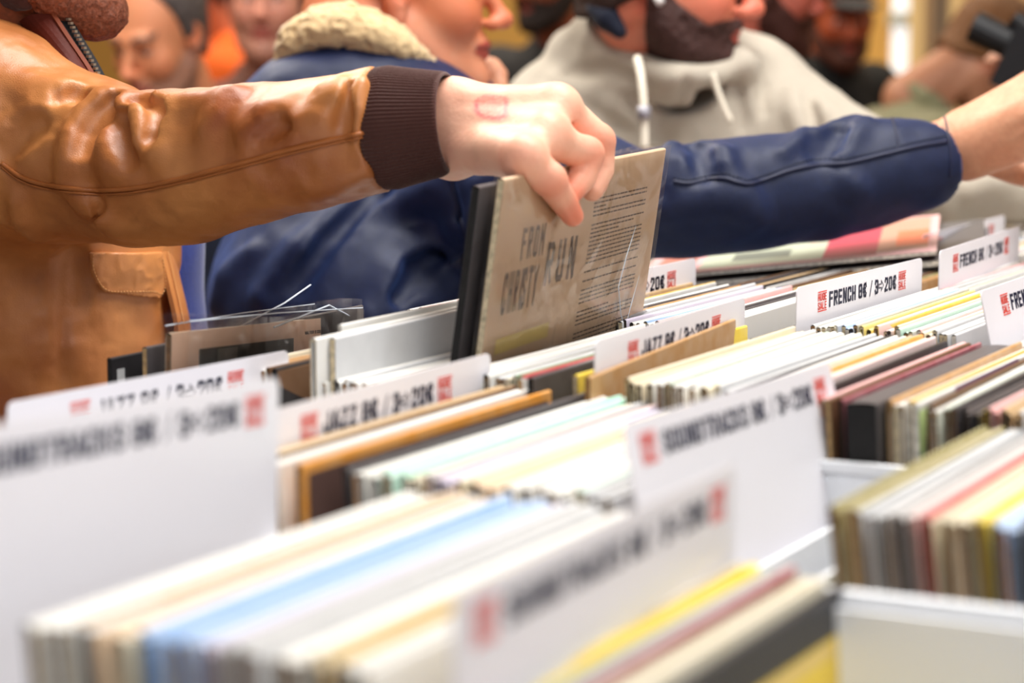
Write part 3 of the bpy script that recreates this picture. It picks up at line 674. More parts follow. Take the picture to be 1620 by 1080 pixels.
# ------------------------------------------------------------------ people: shared anatomy
def HM(px, py, d, face=0., pitch=0., roll=0., s=1.):
    """frame of a head: origin between the ears, X out of the face, Z up; face=0 looks to picture right, -90 to the camera"""
    return Matrix.Translation(Vector(P(px, py, d))) @ Matrix.Rotation(YAW+math.radians(face), 4, 'Z') @ Matrix.Rotation(math.radians(pitch), 4, 'Y') @ Matrix.Rotation(math.radians(roll), 4, 'X') @ Matrix.Scale(s, 4)
def head_field():
    cran = ell((-.018, 0, .045), (.098, .076, .088)); face = ell((.036, 0, -.015), (.060, .060, .088))
    jaw = U(.03, chain([(.002, -.054, -.045), (.045, -.040, -.083), (.082, -.012, -.098)], [.020, .018, .016]), chain([(.002, .054, -.045), (.045, .040, -.083), (.082, .012, -.098)], [.020, .018, .016]))
    floor_ = cap((.0, 0, -.055), (.062, 0, -.085), .045, .028)
    cheek = U(0, ell((.062, -.036, -.022), (.026, .022, .024)), ell((.062, .036, -.022), (.026, .022, .024)))
    h = U(.03, cran, face, floor_); h = U(.025, h, jaw, cheek)
    brow = cap((.088, -.034, .030), (.088, .034, .030), .011); h = U(.02, h, brow, ell((.085, 0, -.098), (.018, .020, .015)))
    h = SUB(.014, h, ell((.108, -.031, .012), (.020, .017, .012)), ell((.108, .031, .012), (.020, .017, .012)))
    h = U(.004, h, ell((.078, -.031, .010), (.0145, .0135, .0125)), ell((.078, .031, .010), (.0145, .0135, .0125)))
    nose = U(.010, cap((.094, 0, .022), (.119, 0, -.022), .0075, .0105), ell((.121, 0, -.026), (.0125, .012, .010)), ell((.109, -.0135, -.031), (.0105, .0065, .0078)), ell((.109, .0135, -.031), (.0105, .0065, .0078)))
    h = U(.010, h, nose); h = SUB(.004, h, ell((.113, -.0068, -.0385), (.005, .0035, .004)), ell((.113, .0068, -.0385), (.005, .0035, .004)))
    lips = U(.003, chain([(.086, -.024, -.060), (.101, -.009, -.0545), (.103, 0, -.0555), (.101, .009, -.0545), (.086, .024, -.060)], [.003, .0062, .0058, .0062, .003]), chain([(.086, -.023, -.063), (.099, 0, -.067), (.086, .023, -.063)], [.003, .0075, .003]))
    h = U(.006, h, ell((.088, 0, -.055), (.016, .024, .020))); h = U(.004, h, lips)
    h = SUB(.002, h, chain([(.094, -.026, -.061), (.1085, 0, -.0608), (.094, .026, -.061)], [.0012, .0016, .0012]))
    for s in (-1, 1):
        M = np.array(Matrix.Rotation(math.radians(-18*s), 3, 'Z') @ Matrix.Rotation(math.radians(-8), 3, 'Y'))
        e = ell((-.006, s*.079, .004), (.019, .008, .033), M)
        e = SUB(.004, e, ell((-.003, s*.087, .010), (.011, .006, .019), M), ell((.004, s*.084, -.004), (.006, .006, .008), M))
        e = U(.003, e, ell((.006, s*.078, -.006), (.004, .005, .006)), ell((-.002, s*.078, -.027), (.008, .005, .009)))
        h = U(.005, h, e)
    return h
HEAD = head_field()
def neck_field(end=(-.055, 0, -.21), r=.054):
    n = cap((-.028, 0, -.03), end, r*.96, r)
    return U(.03, n, cap((.0, -.05, -.05), (end[0]+.05, -.02, end[2]), .012), cap((.0, .05, -.05), (end[0]+.05, .02, end[2]), .012))
def face_color(M, skin, lip=None, beard=None, hair=None, beard_amt=.0, stubble=None, blush=None, extra=None):
    inv = np.array(M.inverted()); sk = lin(skin); lp = lin(lip or (190, 95, 85)); bl = lin(blush or tuple(int(a*b) for a, b in zip(skin, (1.0, .80, .78))))
    hr = lin(hair or (60, 45, 38))
    def f(X):
        L = X@inv[:3, :3].T+inv[:3, 3]; x, y, z = L.T
        C = np.tile(sk, (len(X), 1))
        def mixin(w_, c_):
            nonlocal C
            w_ = np.clip(w_, 0, 1)[:, None]; C = C*(1-w_)+np.array(c_)*w_
        n = vnoise(L, 120, 3)*.5+vnoise(L, 300, 5)*.5
        mixin(.35*n, bl)
        mixin(.8*np.exp(-((x-.118)**2+y**2+(z+.028)**2)/.018**2), bl); mixin(.55*np.exp(-((x-.07)**2+(np.abs(y)-.04)**2+(z+.025)**2)/.022**2), bl)
        mixin(.7*np.exp(-((x+.006)**2+(np.abs(y)-.082)**2)/.02**2)*(np.abs(z) < .05), bl)
        if stubble:
            zl = np.interp(x, [-.02, .02, .07, .1], [.005, -.012, -.044, -.040]); m = np.clip((zl-z)/.014, 0, 1)*np.clip((x+.02)/.02, 0, 1)
            mixin(m*stubble[1]*(.6+.8*(vnoise(L, 500, 8)-.5)+.2), lin(stubble[0]))
        e2 = (np.abs(y)-.031)**2
        lid = np.exp(-(((x-.09)/.02)**2+e2/.018**2+((z-.014)/.012)**2)); mixin(.5*lid, bl*.55)
        eb = ((x-.086)/.012)**2+e2/.010**2+((z-.008)/.0042)**2; mixin((eb < 1)*1., lin((215, 205, 198)))
        ir = e2/.0048**2+((z-.007)/.0046)**2; mixin(((ir < 1) & (x > .08))*1., lin((45, 32, 26)))
        mixin(((np.abs(y) < .05) & (np.abs(y) > .013) & (np.abs(z-.034-.1*(.03-np.abs(np.abs(y)-.03))) < .0045) & (x > .06))*.85, hr)
        lm = ((np.abs(z+.061) < .0145-.00055*(np.abs(y)*1000)/1.6) & (x > .088) & (np.abs(y) < .024)); mixin(lm*.85, lp)
        mixin(((np.abs(z+.0608) < .0015) & (x > .088) & (np.abs(y) < .026))*.8, lp*.3)
        if extra: C = extra(X, L, C)
        return C
    return f
def hair_field(hl=None, thick=.010, amp=.005, noise=90):
    hl = hl or ([-.13, -.07, -.012, .012, .035, .075, .10], [-.06, -.06, -.02, -.005, .045, .075, .12])
    base = U(.03, ell((-.018, 0, .045), (.098, .076, .088)), ell((.036, 0, -.015), (.060, .060, .088)), cap((-.04, 0, -.03), (-.045, 0, -.06), .05))
    f = DISP(OFF(base, thick), lambda X: amp*(vnoise(X, noise, 2)-.3)+amp*.5*(vnoise(X, noise*3, 4)-.5), .01)
    reg = SD(lambda X: (np.interp(X[:, 0], hl[0], hl[1])-X[:, 2])*.7, f.lo, f.hi)
    return INT(.006, f, reg, (f.lo, f.hi))
def beard_field(thick=.006, amp=.004, low=-.135, trim=0.):
    f = DISP(OFF(HEAD, thick), lambda X: amp*(vnoise(X, 220, 6)-.35), .006)
    reg = SD(lambda X: np.maximum.reduce([(X[:, 2]-np.interp(X[:, 0], [-.02, .0, .03, .07, .1, .12], [.01, .005, -.028, -.052, -.040, -.041])+trim)*.8, -(X[:, 0]+.006)*.9, (low-X[:, 2])]), f.lo, f.hi)
    g = INT(.003, f, reg, (f.lo, f.hi))
    return SUB(.002, g, ell((.108, 0, -.061), (.022, .022, .0095)))
def hand_field(s=1, curl=.5):
    """right hand (s=1): wrist at the origin, fingers along X, back of the hand up, thumb on the +Y side"""
    fs = [U(.012, cap((-.03, 0, 0), (.012, 0, 0), .026, .026), cap((.01, -.018*s, 0), (.082, -.026*s, -.002), .014, .011), cap((.01, .012*s, 0), (.088, .020*s, 0), .015, .0115), cap((.01, 0, 0), (.088, 0, .002), .015, .012))]
    for y, L, r in ((.024, .072, .0088), (.004, .080, .009), (-.015, .074, .0085), (-.033, .058, .0075)):
        a = 0; p = np.array([.084, y*s, 0.]); pts = [p]
        for k, fr in enumerate((.45, .3, .25)):
            a += curl*(.55 if k == 0 else .9); p = p+np.array([math.cos(a), y*s*.6, -math.sin(a)])*L*fr; pts.append(p)
        fs.append(chain(pts, [r*1.15, r, r*.92, r*.8]))
    fs.append(chain([(.016, .018*s, -.006), (.044, .044*s, -.018), (.070, .052*s, -.026), (.092, .048*s, -.036)], [.015, .0125, .0105, .0085]))
    return U(.006, *fs)
skin_m = mat('skin', (225, 170, 140), .48, .4, attr=True, sss=.12, bump=.18, bscale=260)
hair_ms = {}
def hairm(c): return hair_ms.setdefault(c, mat('hair_%d_%d_%d' % c, c, .6, .3, noise=.6, nscale=300, c2=tuple(min(255, int(v*1.5)+12) for v in c), bump=.8, bscale=400))
def fabric(name, c, rough=.75, sheen=.2, **k): return mat(name, c, rough, .3, sheen=sheen, noise=.25, nscale=200, bump=.3, bscale=500, **k)
def BM(M, face, lean=0.):
    """upright body frame below a head frame: origin at the base of the neck"""
    return Matrix.Translation(M.translation) @ Matrix.Rotation(YAW+math.radians(face), 4, 'Z') @ Matrix.Rotation(math.radians(lean), 4, 'Y')
def dressed(label, M, face, skin, hair, jacket, trousers=(40, 42, 52), beard=None, lean=12, hh=.0045, hb=.010, cap_c=None, hairline=None, stubble=None, arms=((.30, .22, -.52), (.30, -.22, -.52)), jn='jacket', neckend=(-.05, 0, -.19), scarf=None, collar=None, up=0.):
    root = empty('person', (M.translation.x, M.translation.y, 0)); tag(root, label, 'person', None)
    B = Matrix.Translation((0, 0, up)) @ BM(M, face, lean)
    cf = face_color(M, skin, hair=hair, stubble=stubble)
    nk = neck_field(neckend)
    arrs = [sdf_arr(XF(U(.02, HEAD, nk), M), hh, cf)]
    el = []
    core = [cap((-.05, 0, -.16), (-.04, 0, -.5), .05, .09)]
    for s, (ax, ay, az) in ((1, arms[0]), (-1, arms[1])):
        sh = (-.05, s*.165, -.245); eb = (.03+ax*.12, s*.235, -.50); core += [cap(sh, eb, .035), cap(eb, (ax, ay, az), .028, .024)]; el.append((sh, eb, (ax, ay, az)))
    core = U(.03, *core); arrs.append(sdf_arr(XF(core, B), .012, lambda X: np.tile(lin(skin), (len(X), 1))))
    for s, (sh, eb, wr) in ((1, el[0]), (-1, el[1])):
        d = (Vector(wr)-Vector(eb)).normalized(); zz = (Vector((0, 0, 1))-d*d.z).normalized(); yy = zz.cross(d)
        H = B @ Matrix.Translation(Vector(wr)) @ Matrix((d, yy, zz)).transposed().to_4x4()
        arrs.append(sdf_arr(XF(hand_field(-s, .6), H), .004, lambda X: np.tile(lin(skin), (len(X), 1))))
    arr_mesh('body', arrs, skin_m, root)
    t = U(.06, cap((-.05, -.15, -.25), (-.05, .15, -.25), .070), ell((-.045, 0, -.38), (.125, .185, .20)), ell((-.03, 0, -.62), (.125, .165, .20)), cap((-.055, 0, -.16), (-.05, 0, -.25), .062, .09))
    for sh, eb, wr in el: t = U(.035, t, chain([sh, eb, tuple(np.array(eb)+.86*(np.array(wr)-np.array(eb)))], [.068, .056, .046]))
    t = SUB(.01, t, cap((-.03, 0, -.02), (-.045, 0, -.21), .058, .050))
    t = DISP(t, lambda X: .010*(vnoise(X, 14, 1)-.5)+.006*(vnoise(X, 30, 2)-.5), .012)
    sdf_mesh(jn, XF(t, B), hb, jacket, root)
    if collar: sdf_mesh('collar', XF(U(.01, *[cap((-.055+.068*math.cos(a), .068*math.sin(a), -.17+.02*math.cos(a+3.1)), (-.055+.068*math.cos(a+.5), .068*math.sin(a+.5), -.17+.02*math.cos(a+3.6)), .016) for a in np.arange(.5, 5.8, .5)]), B), .005, collar, root)
    B2 = Matrix.Translation(B @ Vector((-.03, 0, -.72))) @ Matrix.Rotation(YAW+math.radians(face), 4, 'Z'); hz = B2.translation.z
    tr = U(.05, ell((0, 0, 0), (.12, .165, .14)), *[chain([(0, s*.09, -.05), (.03, s*.10, -(hz-.48)), (-.01, s*.11, -(hz-.10))], [.088, .065, .05]) for s in (-1, 1)])
    sdf_mesh('trousers', XF(tr, B2), .014, fabric('trousers_%d' % trousers[0], trousers), root)
    for s in (-1, 1): sdf_mesh('shoe', XF(U(.02, ell((.05, s*.11, -(hz-.045)), (.13, .045, .045)), ell((-.02, s*.11, -(hz-.06)), (.05, .04, .06))), B2), .01, mat('shoe_leather', (40, 34, 30), .4), root)
    if hair and not (cap_c and hairline == 'none') and hairline != 'bald': sdf_mesh('hair', XF(hair_field(hairline if hairline and hairline != 'none' else None), M), hh, hairm(hair), root)
    if beard: sdf_mesh('beard', XF(beard_field(), M), hh, hairm(beard), root)
    if cap_c:
        c = U(.01, INT(.004, ell((-.015, 0, .062), (.108, .088, .085)), half((.25, 0, -1), -.045)), )
        c = U(.008, c, INT(.003, ell((.115, 0, .052), (.065, .062, .010)), half((-1, 0, 0), -.06)))
        sdf_mesh('cap', XF(SD(c.f, (-.14, -.1, .0), (.19, .1, .16)), M), hh, fabric('cap_cloth', cap_c), root)
    return root
# ------------------------------------------------------------------ people in the background
blk = fabric('black_cloth', (8, 8, 10), sheen=.02); nvy = fabric('dark_navy_cloth', (34, 42, 62)); org = fabric('orange_cloth', (226, 96, 22)); olv = fabric('olive_cloth', (128, 126, 96)); chc = fabric('charcoal_cloth', (30, 29, 31), sheen=.05)
dressed('balding man with grey temples looking down behind the tan sleeve', HM(252, 62, 4.25, -118, 22, 0, .98), -110, (222, 150, 108), (70, 62, 60), nvy, stubble=((120, 104, 98), .75), hairline=([-.13, -.07, -.012, .012, .03, .05, .08], [-.06, -.06, -.02, .005, .075, .15, .2]), lean=14)
dressed('young man with thin moustache facing camera left of sherpa collar', HM(425, 2, 4.95, -92, 2, 0, 1.08), -80, (222, 160, 136), (60, 40, 32), fabric('dark_red_cloth', (96, 50, 34)), stubble=((120, 80, 66), .5), lean=4)
dressed('person in an orange jacket far behind between two men', HM(322, -20, 6.4, 170, 10), 175, (180, 90, 50), (52, 30, 24), org, collar=org, lean=8)
dressed('dark bearded man in charcoal jacket far behind near the hoodie shoulder', HM(868, -34, 5.6, -128, 8), -110, (150, 84, 58), (36, 26, 22), chc, beard=(32, 22, 18), lean=8)
dressed('dark bearded man in profile right behind the beige hoodie', HM(1194, -24, 3.9, 12, 8), 5, (176, 96, 78), (40, 24, 20), blk, beard=(54, 26, 20), lean=16)
dressed('man in black cap and black jacket standing far behind at right', HM(1328, 26, 5.8, -80, 12), -60, (156, 74, 40), (24, 16, 14), blk, beard=(60, 28, 18), cap_c=(20, 18, 22), hairline='none', lean=2, up=.055)
dressed('person in olive coat bending forward at the far right', HM(1562, 94, 4.9, 10, 50), 15, (178, 128, 98), (96, 62, 34), olv, lean=32, collar=olv)
ck = dressed('person in black just outside the right edge raising a camera', HM(1900, -40, 3.5, -150, 8), -170, (200, 150, 125), (40, 32, 28), blk, lean=4, arms=((.24, .04, -.18), (.24, -.04, -.20)))
r0 = empty('video_camera', tuple(P(1634, 98, 3.3)), YAW+math.radians(160)); r0.rotation_euler.y = math.radians(-24); tag(r0, 'black video camera held up at the far right edge', 'camera')
b = MB(); b.box((-.09, -.035, -.05), (.04, .035, .045)); b.obj('camera_body', mat('black_rubber', (16, 16, 20), .45), r0)
b = MB(); b.tube([(-.02, 0, .03), (.02, 0, .036), (.052, 0, .046)], [.016, .015, .014], 14); b.tube([(.03, 0, .01), (.10, 0, .012)], [.022, .024], 18); b.obj('lens', _m['black_rubber'], r0, smooth=False)
b = MB(); b.box((-.10, .030, -.02), (-.01, .045, .03)); b.obj('flip_screen', mat('screen_grey', (70, 76, 92), .2), r0)

# ------------------------------------------------------------------ man in the tan leather jacket
RX = np.array(turn((1, 0, 0))); RY = np.array(turn((0, 1, 0))); UZ = np.array([0, 0, 1.])
def legs(root, cx, cy, face, hz, c, r=.165):
    B2 = Matrix.Translation(Vector((cx, cy, hz))) @ Matrix.Rotation(YAW+math.radians(face), 4, 'Z')
    tr = U(.05, ell((0, 0, 0), (.12, r, .14)), *[chain([(0, s*.09, -.05), (.03, s*.10, -(hz-.48)), (-.01, s*.11, -(hz-.10))], [.088, .065, .05]) for s in (-1, 1)])
    sdf_mesh('trousers', XF(tr, B2), .014, fabric('trousers_%d' % c[0], c), root)
    for s in (-1, 1): sdf_mesh('shoe', XF(U(.02, ell((.05, s*.11, -(hz-.045)), (.13, .045, .045)), ell((-.02, s*.11, -(hz-.06)), (.05, .04, .06))), B2), .01, mat('shoe_leather', (40, 34, 30), .4), root)
def ribbon(name, A, B_, mats, parent, th=.003, n=6, wave=0.):
    """a bent panel between two rails"""
    A = smooth_path(A, n); B_ = smooth_path(B_, n); m = 6; b = MB(); N = len(A)
    nrm = []
    for i in range(N):
        t = A[min(i+1, N-1)]-A[max(i-1, 0)]; w_ = B_[i]-A[i]; nn = np.cross(t, w_); nrm.append(nn/(np.linalg.norm(nn)+1e-9))
    G = [[A[i]+(B_[i]-A[i])*j/m+nrm[i]*(wave*math.sin(math.pi*j/m)) for j in range(m+1)] for i in range(N)]
    for s in (0, 1):
        for i in range(N-1):
            for j in range(m):
                q = [G[i][j], G[i+1][j], G[i+1][j+1], G[i][j+1]]; o_ = [nrm[i], nrm[i+1], nrm[i+1], nrm[i]]
                q = [p-k*th*s for p, k in zip(q, o_)]
                b.quad(q if s == 0 else q[::-1])
    for i in range(N-1):
        for j in (0, m): b.quad([G[i][j], G[i+1][j], G[i+1][j]-nrm[i+1]*th, G[i][j]-nrm[i]*th])
    return b.obj(name, mats, parent, smooth=True, world=True)
def seam(name, fn, pts, r, mats, parent, n=6, lift=.3, t0=.5):
    pp = smooth_path([np.array([x, y, 0.]) for x, y in pts], n)
    W = [hit(fn, p[0], p[1], t0=t0, inset=-r*lift) for p in pp]
    b = MB(); b.tube(W, r, 6); return b.obj(name, mats, parent, smooth=True, world=True)
def stitches(name, fn, pts, step, mats, parent, r=.0006, t0=.5):
    pp = smooth_path([np.array([x, y, 0.]) for x, y in pts], 24); W = [hit(fn, p[0], p[1], t0=t0, inset=-r*.6) for p in pp[::2]]
    b = MB(); acc = 0
    for i in range(len(W)-1):
        d = W[i+1]-W[i]; L = np.linalg.norm(d); k = 0
        while acc < L:
            p = W[i]+d/L*acc; b.tube([p, p+d/L*step*.55], r, 5); acc += step
        acc -= L
    return b.obj(name, mats, parent, world=True)
leather = mat('tan_leather', (208, 138, 78), .41, .6, noise=.95, nscale=8, c2=(142, 66, 20), bump=.2, bscale=900)
dleather = mat('dark_red_leather', (84, 28, 16), .6, .2, noise=.4, nscale=20, bump=.2, bscale=300)
knit = mat('brown_knit', (74, 44, 38), .85, .2, sheen=.4, bump=.3, bscale=600)
blue = fabric('blue_sweater_cloth', (38, 54, 128), sheen=.3)
tp = empty('person', (float(P(70, 400, 2.15)[0]), float(P(70, 400, 2.15)[1]), 0)); tag(tp, 'bearded man in tan leather jacket lifting a record with his hand', 'person')
# right arm, hand and head as one skin
HD = [(660, 200, 1.80), (720, 203, 1.782)]
wr_u, wr_l = P(716, 166, 1.785), P(716, 240, 1.785)
palm = U(.018, cap(P(655, 185, 1.80), wr_u, .023, .0185), cap(P(655, 222, 1.80), wr_l, .023, .0185), cap(wr_u, P(862, 168, 1.755), .0180, .0150), cap(wr_l, P(812, 244, 1.700), .0180, .0165), cap(P(715, 203, 1.785), P(845, 208, 1.735), .022, .019))
K5, K4, K3, K2 = P(828, 250, 1.674), P(864, 214, 1.710), P(882, 172, 1.744), P(880, 163, 1.768)
fA = chain([K5, P(873, 291, 1.690), P(893, 320, 1.712), P(906, 341, 1.727)], [.0150, .0120, .0102, .0084])
fB = chain([K4, P(930, 248, 1.740), P(920, 283, 1.734), P(901, 306, 1.724)], [.0152, .0122, .0110, .0090])
fC = chain([K3, P(949, 228, 1.768), P(950, 268, 1.768), P(937, 300, 1.760)], [.0155, .0120, .0108, .0090])
fD = chain([K2, P(950, 222, 1.792), P(951, 262, 1.790), P(944, 292, 1.782)], [.0140, .0115, .0105, .0088])
th_ = chain([P(790, 210, 1.805), P(838, 250, 1.785), P(868, 280, 1.770), P(886, 318, 1.765)], [.017, .0145, .0120, .0100])
hand = U(.014, palm, cap(K5, K4, .0125), cap(K4, K3, .0125), cap(K3, K2, .013), cap(P(790, 236, 1.71), K5, .012, .0135), cap(P(820, 205, 1.735), K4, .012, .0135), cap(P(815, 170, 1.752), K3, .012, .0140))
fing = U(.0015, fA, fB, fC, fD)
hand = U(.007, hand, fing, th_)
for a_, r_ in ((K5, .0118), (K4, .0118), (K3, .0125), (P(875, 290, 1.682), .0096), (P(931, 246, 1.736), .0100), (P(950, 226, 1.764), .0098)): hand = U(.008, hand, cap(a_-np.array([0, 0, -.0035]), a_-np.array([0, 0, -.004]), r_))
tend = [cap(P(745, 160, 1.765), P(868, 162, 1.738), .003, .0045), cap(P(745, 190, 1.762), P(852, 200, 1.712), .003, .0045), cap(P(745, 215, 1.765), P(814, 240, 1.676), .003, .0045)]
hand = U(.012, hand, *tend)
hand = SUB(.008, hand, cap(P(893, 232, 1.715), P(865, 225, 1.712), .0025, .001), cap(P(905, 205, 1.735), P(880, 195, 1.728), .0025, .001))
hand = DISP(hand, lambda X: .0005*(vnoise(X, 90, 3)-.5)+.00012*(vnoise(X, 420, 4)-.5), .002)
stampC = hit(hand, 777, 168, t0=1.4)
def hand_col(X):
    C = np.tile(lin((242, 194, 166)), (len(X), 1))
    def mixin(w_, c_):
        nonlocal C; w_ = np.clip(w_, 0, 1)[:, None]; C = C*(1-w_)+lin(c_)*w_
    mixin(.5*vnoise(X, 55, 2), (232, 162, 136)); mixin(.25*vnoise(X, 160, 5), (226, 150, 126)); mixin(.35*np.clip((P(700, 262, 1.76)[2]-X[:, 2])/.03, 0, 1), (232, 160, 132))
    for K in (K5, K4, K3, P(875, 290, 1.682), P(931, 246, 1.736), P(950, 226, 1.764), P(905, 340, 1.722), P(897, 322, 1.712), P(901, 304, 1.722)):
        mixin(.75*np.exp(-((X-K)**2).sum(1)/.014**2), (228, 118, 88))
    q = X-stampC; a = q@RX; b_ = q@UZ+.1*a; front = (q@RY) < .012
    rx, rz = .0132, .0098
    box_ = np.maximum(np.abs(a)/rx, np.abs(b_)/rz); rnd = np.sqrt((a/rx)**2*.8+(np.minimum(b_, 0)/rz)**2*.8)
    d = np.where(b_ < 0, np.maximum(box_, rnd), box_)
    ring = np.exp(-((d-.85)/.20)**2)*(b_ < .0075); fill = (d < .9)*.30
    mixin((np.maximum(ring*.8, fill*1.4))*front*(.6+.6*vnoise(X, 500, 9)), (232, 96, 104))
    return C
TM = HM(18, -162, 2.06, 4, 4, 0, 1.0)
tneck = U(.03, cap(TM @ Vector((-.02, 0, -.04)), P(40, 150, 2.13), .054, .060))
tface = face_color(TM, (184, 100, 64), hair=(56, 34, 26), stubble=((84, 50, 36), .75))
arms_ = chain([P(40, 150, 2.13), P(-40, 225, 2.07), P(150, 268, 1.96), P(420, 245, 1.85), P(665, 203, 1.80)], [.05, .045, .038, .034, .027])
arrs = [sdf_arr(U(.02, XF(HEAD, TM), tneck), .0035, tface), sdf_arr(U(.02, arms_, cap(P(40, 150, 2.13), P(60, 700, 2.2), .05, .09)), .012, lambda X: np.tile(lin((226, 172, 146)), (len(X), 1))), sdf_arr(hand, .0012, hand_col)]
arr_mesh('body', arrs, skin_m, tp)
sdf_mesh('hair', XF(hair_field(), TM), .005, hairm((60, 40, 32)), tp)
sdf_mesh('beard', XF(beard_field(.0004, .0030, trim=.002), TM), .0018, hairm((104, 58, 40)), tp)
# jacket
sleeve = chain([P(-90, 225, 2.09), P(60, 238, 2.03), P(190, 266, 1.95), P(300, 263, 1.90), P(450, 233, 1.83), P(604, 203, 1.785), P(660, 196, 1.77)], [.098, .084, .0665, .0650, .0540, .0478, .046])
torso = U(.05, cap(P(38, 400, 2.20), P(118, 800, 2.25), .142, .146), cap(P(118, 800, 2.25), P(110, 1200, 2.3), .146, .15), ell(P(-40, 168, 2.02), (.080, .080, .080)), cap(P(-160, 250, 2.2), P(60, 330, 2.2), .12, .13))
jk = U(.035, torso, sleeve)
jk = INT(0, jk, plane_at(P(604, 203, 1.785), P(712, 198, 1.77)-P(560, 212, 1.80)))
base = jk
rid = [([(110, 288), (112, 250), (120, 215), (138, 182), (166, 156)], .011), ([(163, 196), (170, 232), (186, 268)], .009), ([(212, 226), (224, 192), (246, 158)], .010), ([(252, 240), (258, 205), (276, 172)], .009),
       ([(150, 160), (195, 166), (228, 176)], .008), ([(265, 175), (300, 166), (340, 168)], .007), ([(60, 175), (100, 160), (140, 150)], .009), ([(20, 130), (60, 145), (110, 140)], .009), ([(395, 210), (420, 188), (450, 172)], .008), ([(524, 185), (530, 160), (540, 136)], .006), ([(556, 200), (562, 172), (568, 142)], .005),
       ([(470, 200), (500, 180), (520, 150)], .006), ([(140, 318), (170, 342), (185, 352)], .009), ([(30, 318), (42, 345), (60, 365)], .008), ([(500, 300), (540, 285), (575, 270)], .006), ([(330, 205), (350, 180), (370, 150)], .007)]
val = [([(132, 235), (140, 206), (158, 180), (176, 160)], -.010), ([(6, 240), (30, 214), (56, 200)], -.012), ([(192, 190), (198, 222), (206, 250)], -.008), ([(240, 215), (246, 190), (256, 170)], -.007), ([(215, 158), (238, 166), (258, 180)], -.005), ([(95, 158), (115, 150), (130, 156)], -.007), ([(542, 195), (547, 170), (554, 142)], -.005), ([(150, 300), (158, 325), (156, 350)], -.006), ([(410, 225), (440, 205), (465, 200)], -.005), ([(100, 410), (98, 480), (96, 560), (100, 620)], -.004), ([(120, 400), (130, 440), (124, 480)], -.010)]
jk = folds(jk, rid+val)
jk = DISP(jk, lambda X: .0065*(vnoise(X, 20, 1)-.5)+.0028*(vnoise(X, 55, 2)-.5)+.0010*(1-np.abs(2*vnoise(X, 110, 6)-1)), .006)
sdf_mesh('jacket', jk, .0030, leather, tp)
sm = mat('leather_piping', (168, 98, 48), .45)
seam('sleeve_seam', jk, [(2, 258), (30, 278), (62, 290), (110, 298), (160, 301), (210, 298), (260, 289), (330, 272), (400, 253), (470, 234), (540, 218), (582, 209)], .0022, sm, tp)
seam('sleeve_seam', jk, [(2, 264), (30, 284), (62, 296), (110, 304), (160, 307), (210, 304), (260, 295), (330, 278), (400, 259), (470, 240), (540, 224), (582, 215)], .0014, sm, tp)
thread = mat('pale_thread', (226, 170, 110), .7); dthread = mat('brown_thread', (110, 56, 24), .7)
# pocket flap and placket
flapp = [(143, 398), (145, 434), (166, 462), (210, 467), (257, 470), (268, 442), (258, 398)]
W = [hit(jk, x, y, t0=1.9) for x, y in flapp]; cW = sum(W)/len(W); pl2 = [(float(w_@RX), float(w_@UZ)) for w_ in W]; cc2 = (float(cW@RX), float(cW@UZ)); hps = []
for i in range(len(pl2)):
    (ax, az), (bx, bz) = pl2[i], pl2[(i+1) % len(pl2)]; nx, nz = bz-az, ax-bx; L_ = math.hypot(nx, nz); nx /= L_; nz /= L_
    if (cc2[0]-ax)*nx+(cc2[1]-az)*nz > 0: nx, nz = -nx, -nz
    hps.append((nx, nz, nx*ax+nz*az))
def flap_f(X):
    a_ = X@RX; c_ = X@UZ; d = np.maximum.reduce([nx*a_+nz*c_-o_ for nx, nz, o_ in hps]+[X@RY-float(cW@RY)-.04])
    return np.maximum(np.maximum(jk(X)-.0042, -jk(X)-.004), d)
mn = np.min(W, 0)-.03; mx = np.max(W, 0)+.03
pf = sdf_mesh('pocket_flap', SD(flap_f, mn, mx), .0014, leather, tp)
fl = SD(lambda X: jk(X)-.0042, jk.lo, jk.hi)
stitches('pocket_stitching', fl, [(148, 404), (149, 428), (168, 458), (205, 461), (243, 461), (257, 464), (262, 445), (258, 412)], .0034, thread, tp, t0=1.9)
pl = [(272, 398), (279, 425), (286, 455), (292, 480), (298, 510), (300, 540)]

ribbon('front_placket', [P(x-17, y, 2.142) for x, y in pl], [P(x+3, y, 2.185) for x, y in pl], leather, tp, th=.004, wave=.003)
b = MB()
for i in range(34): t = i/34; x = 266+26*t; y = 398+116*t; b.tube([P(x, y, 2.150), P(x+.45, y+2.2, 2.150)], .0007, 5)
b.obj('placket_stitching', thread, tp, world=True)
sdf_mesh('sweater', U(.03, cap(P(150, 360, 2.24), P(170, 1000, 2.28), .100, .13), cap(P(100, 150, 2.12), P(150, 360, 2.24), .040, .1)), .006, blue, tp)
# cuff
def cuff(name, a, b_, ra, rb, mats, parent, ribs=92, amp=.0006, lip=.003, depth=.03, squash=1.):
    a = Vector(a); b_ = Vector(b_); t = (b_-a).normalized(); u = Vector((0, 0, 1)); u = (u-t*u.dot(t)).normalized(); v = t.cross(u); n = ribs*6; m = MB(); L = (b_-a).length
    rows = [(0, ra*.94), (.04, ra), (.25, ra*.995+.0008), (.6, (ra+rb)/2), (.93, rb), (.98, rb-.0004), (1.0, rb-.0015), (.985, rb-lip), (.6, rb-lip*.9), (1-depth/L, rb-lip)]
    for f_, r in rows:
        for k in range(n):
            th = 2*math.pi*k/n; rr = r+amp*math.sin(ribs*th)*(f_ < .97); m.v.append(tuple(a+t*L*f_+(u*math.cos(th)+v*math.sin(th)*squash)*rr))
    for i in range(len(rows)-1):
        for k in range(n): m.f.append((i*n+k, i*n+(k+1) % n, (i+1)*n+(k+1) % n, (i+1)*n+k)); m.m.append(0)
    return m.obj(name, mats, parent, smooth=True, world=True)
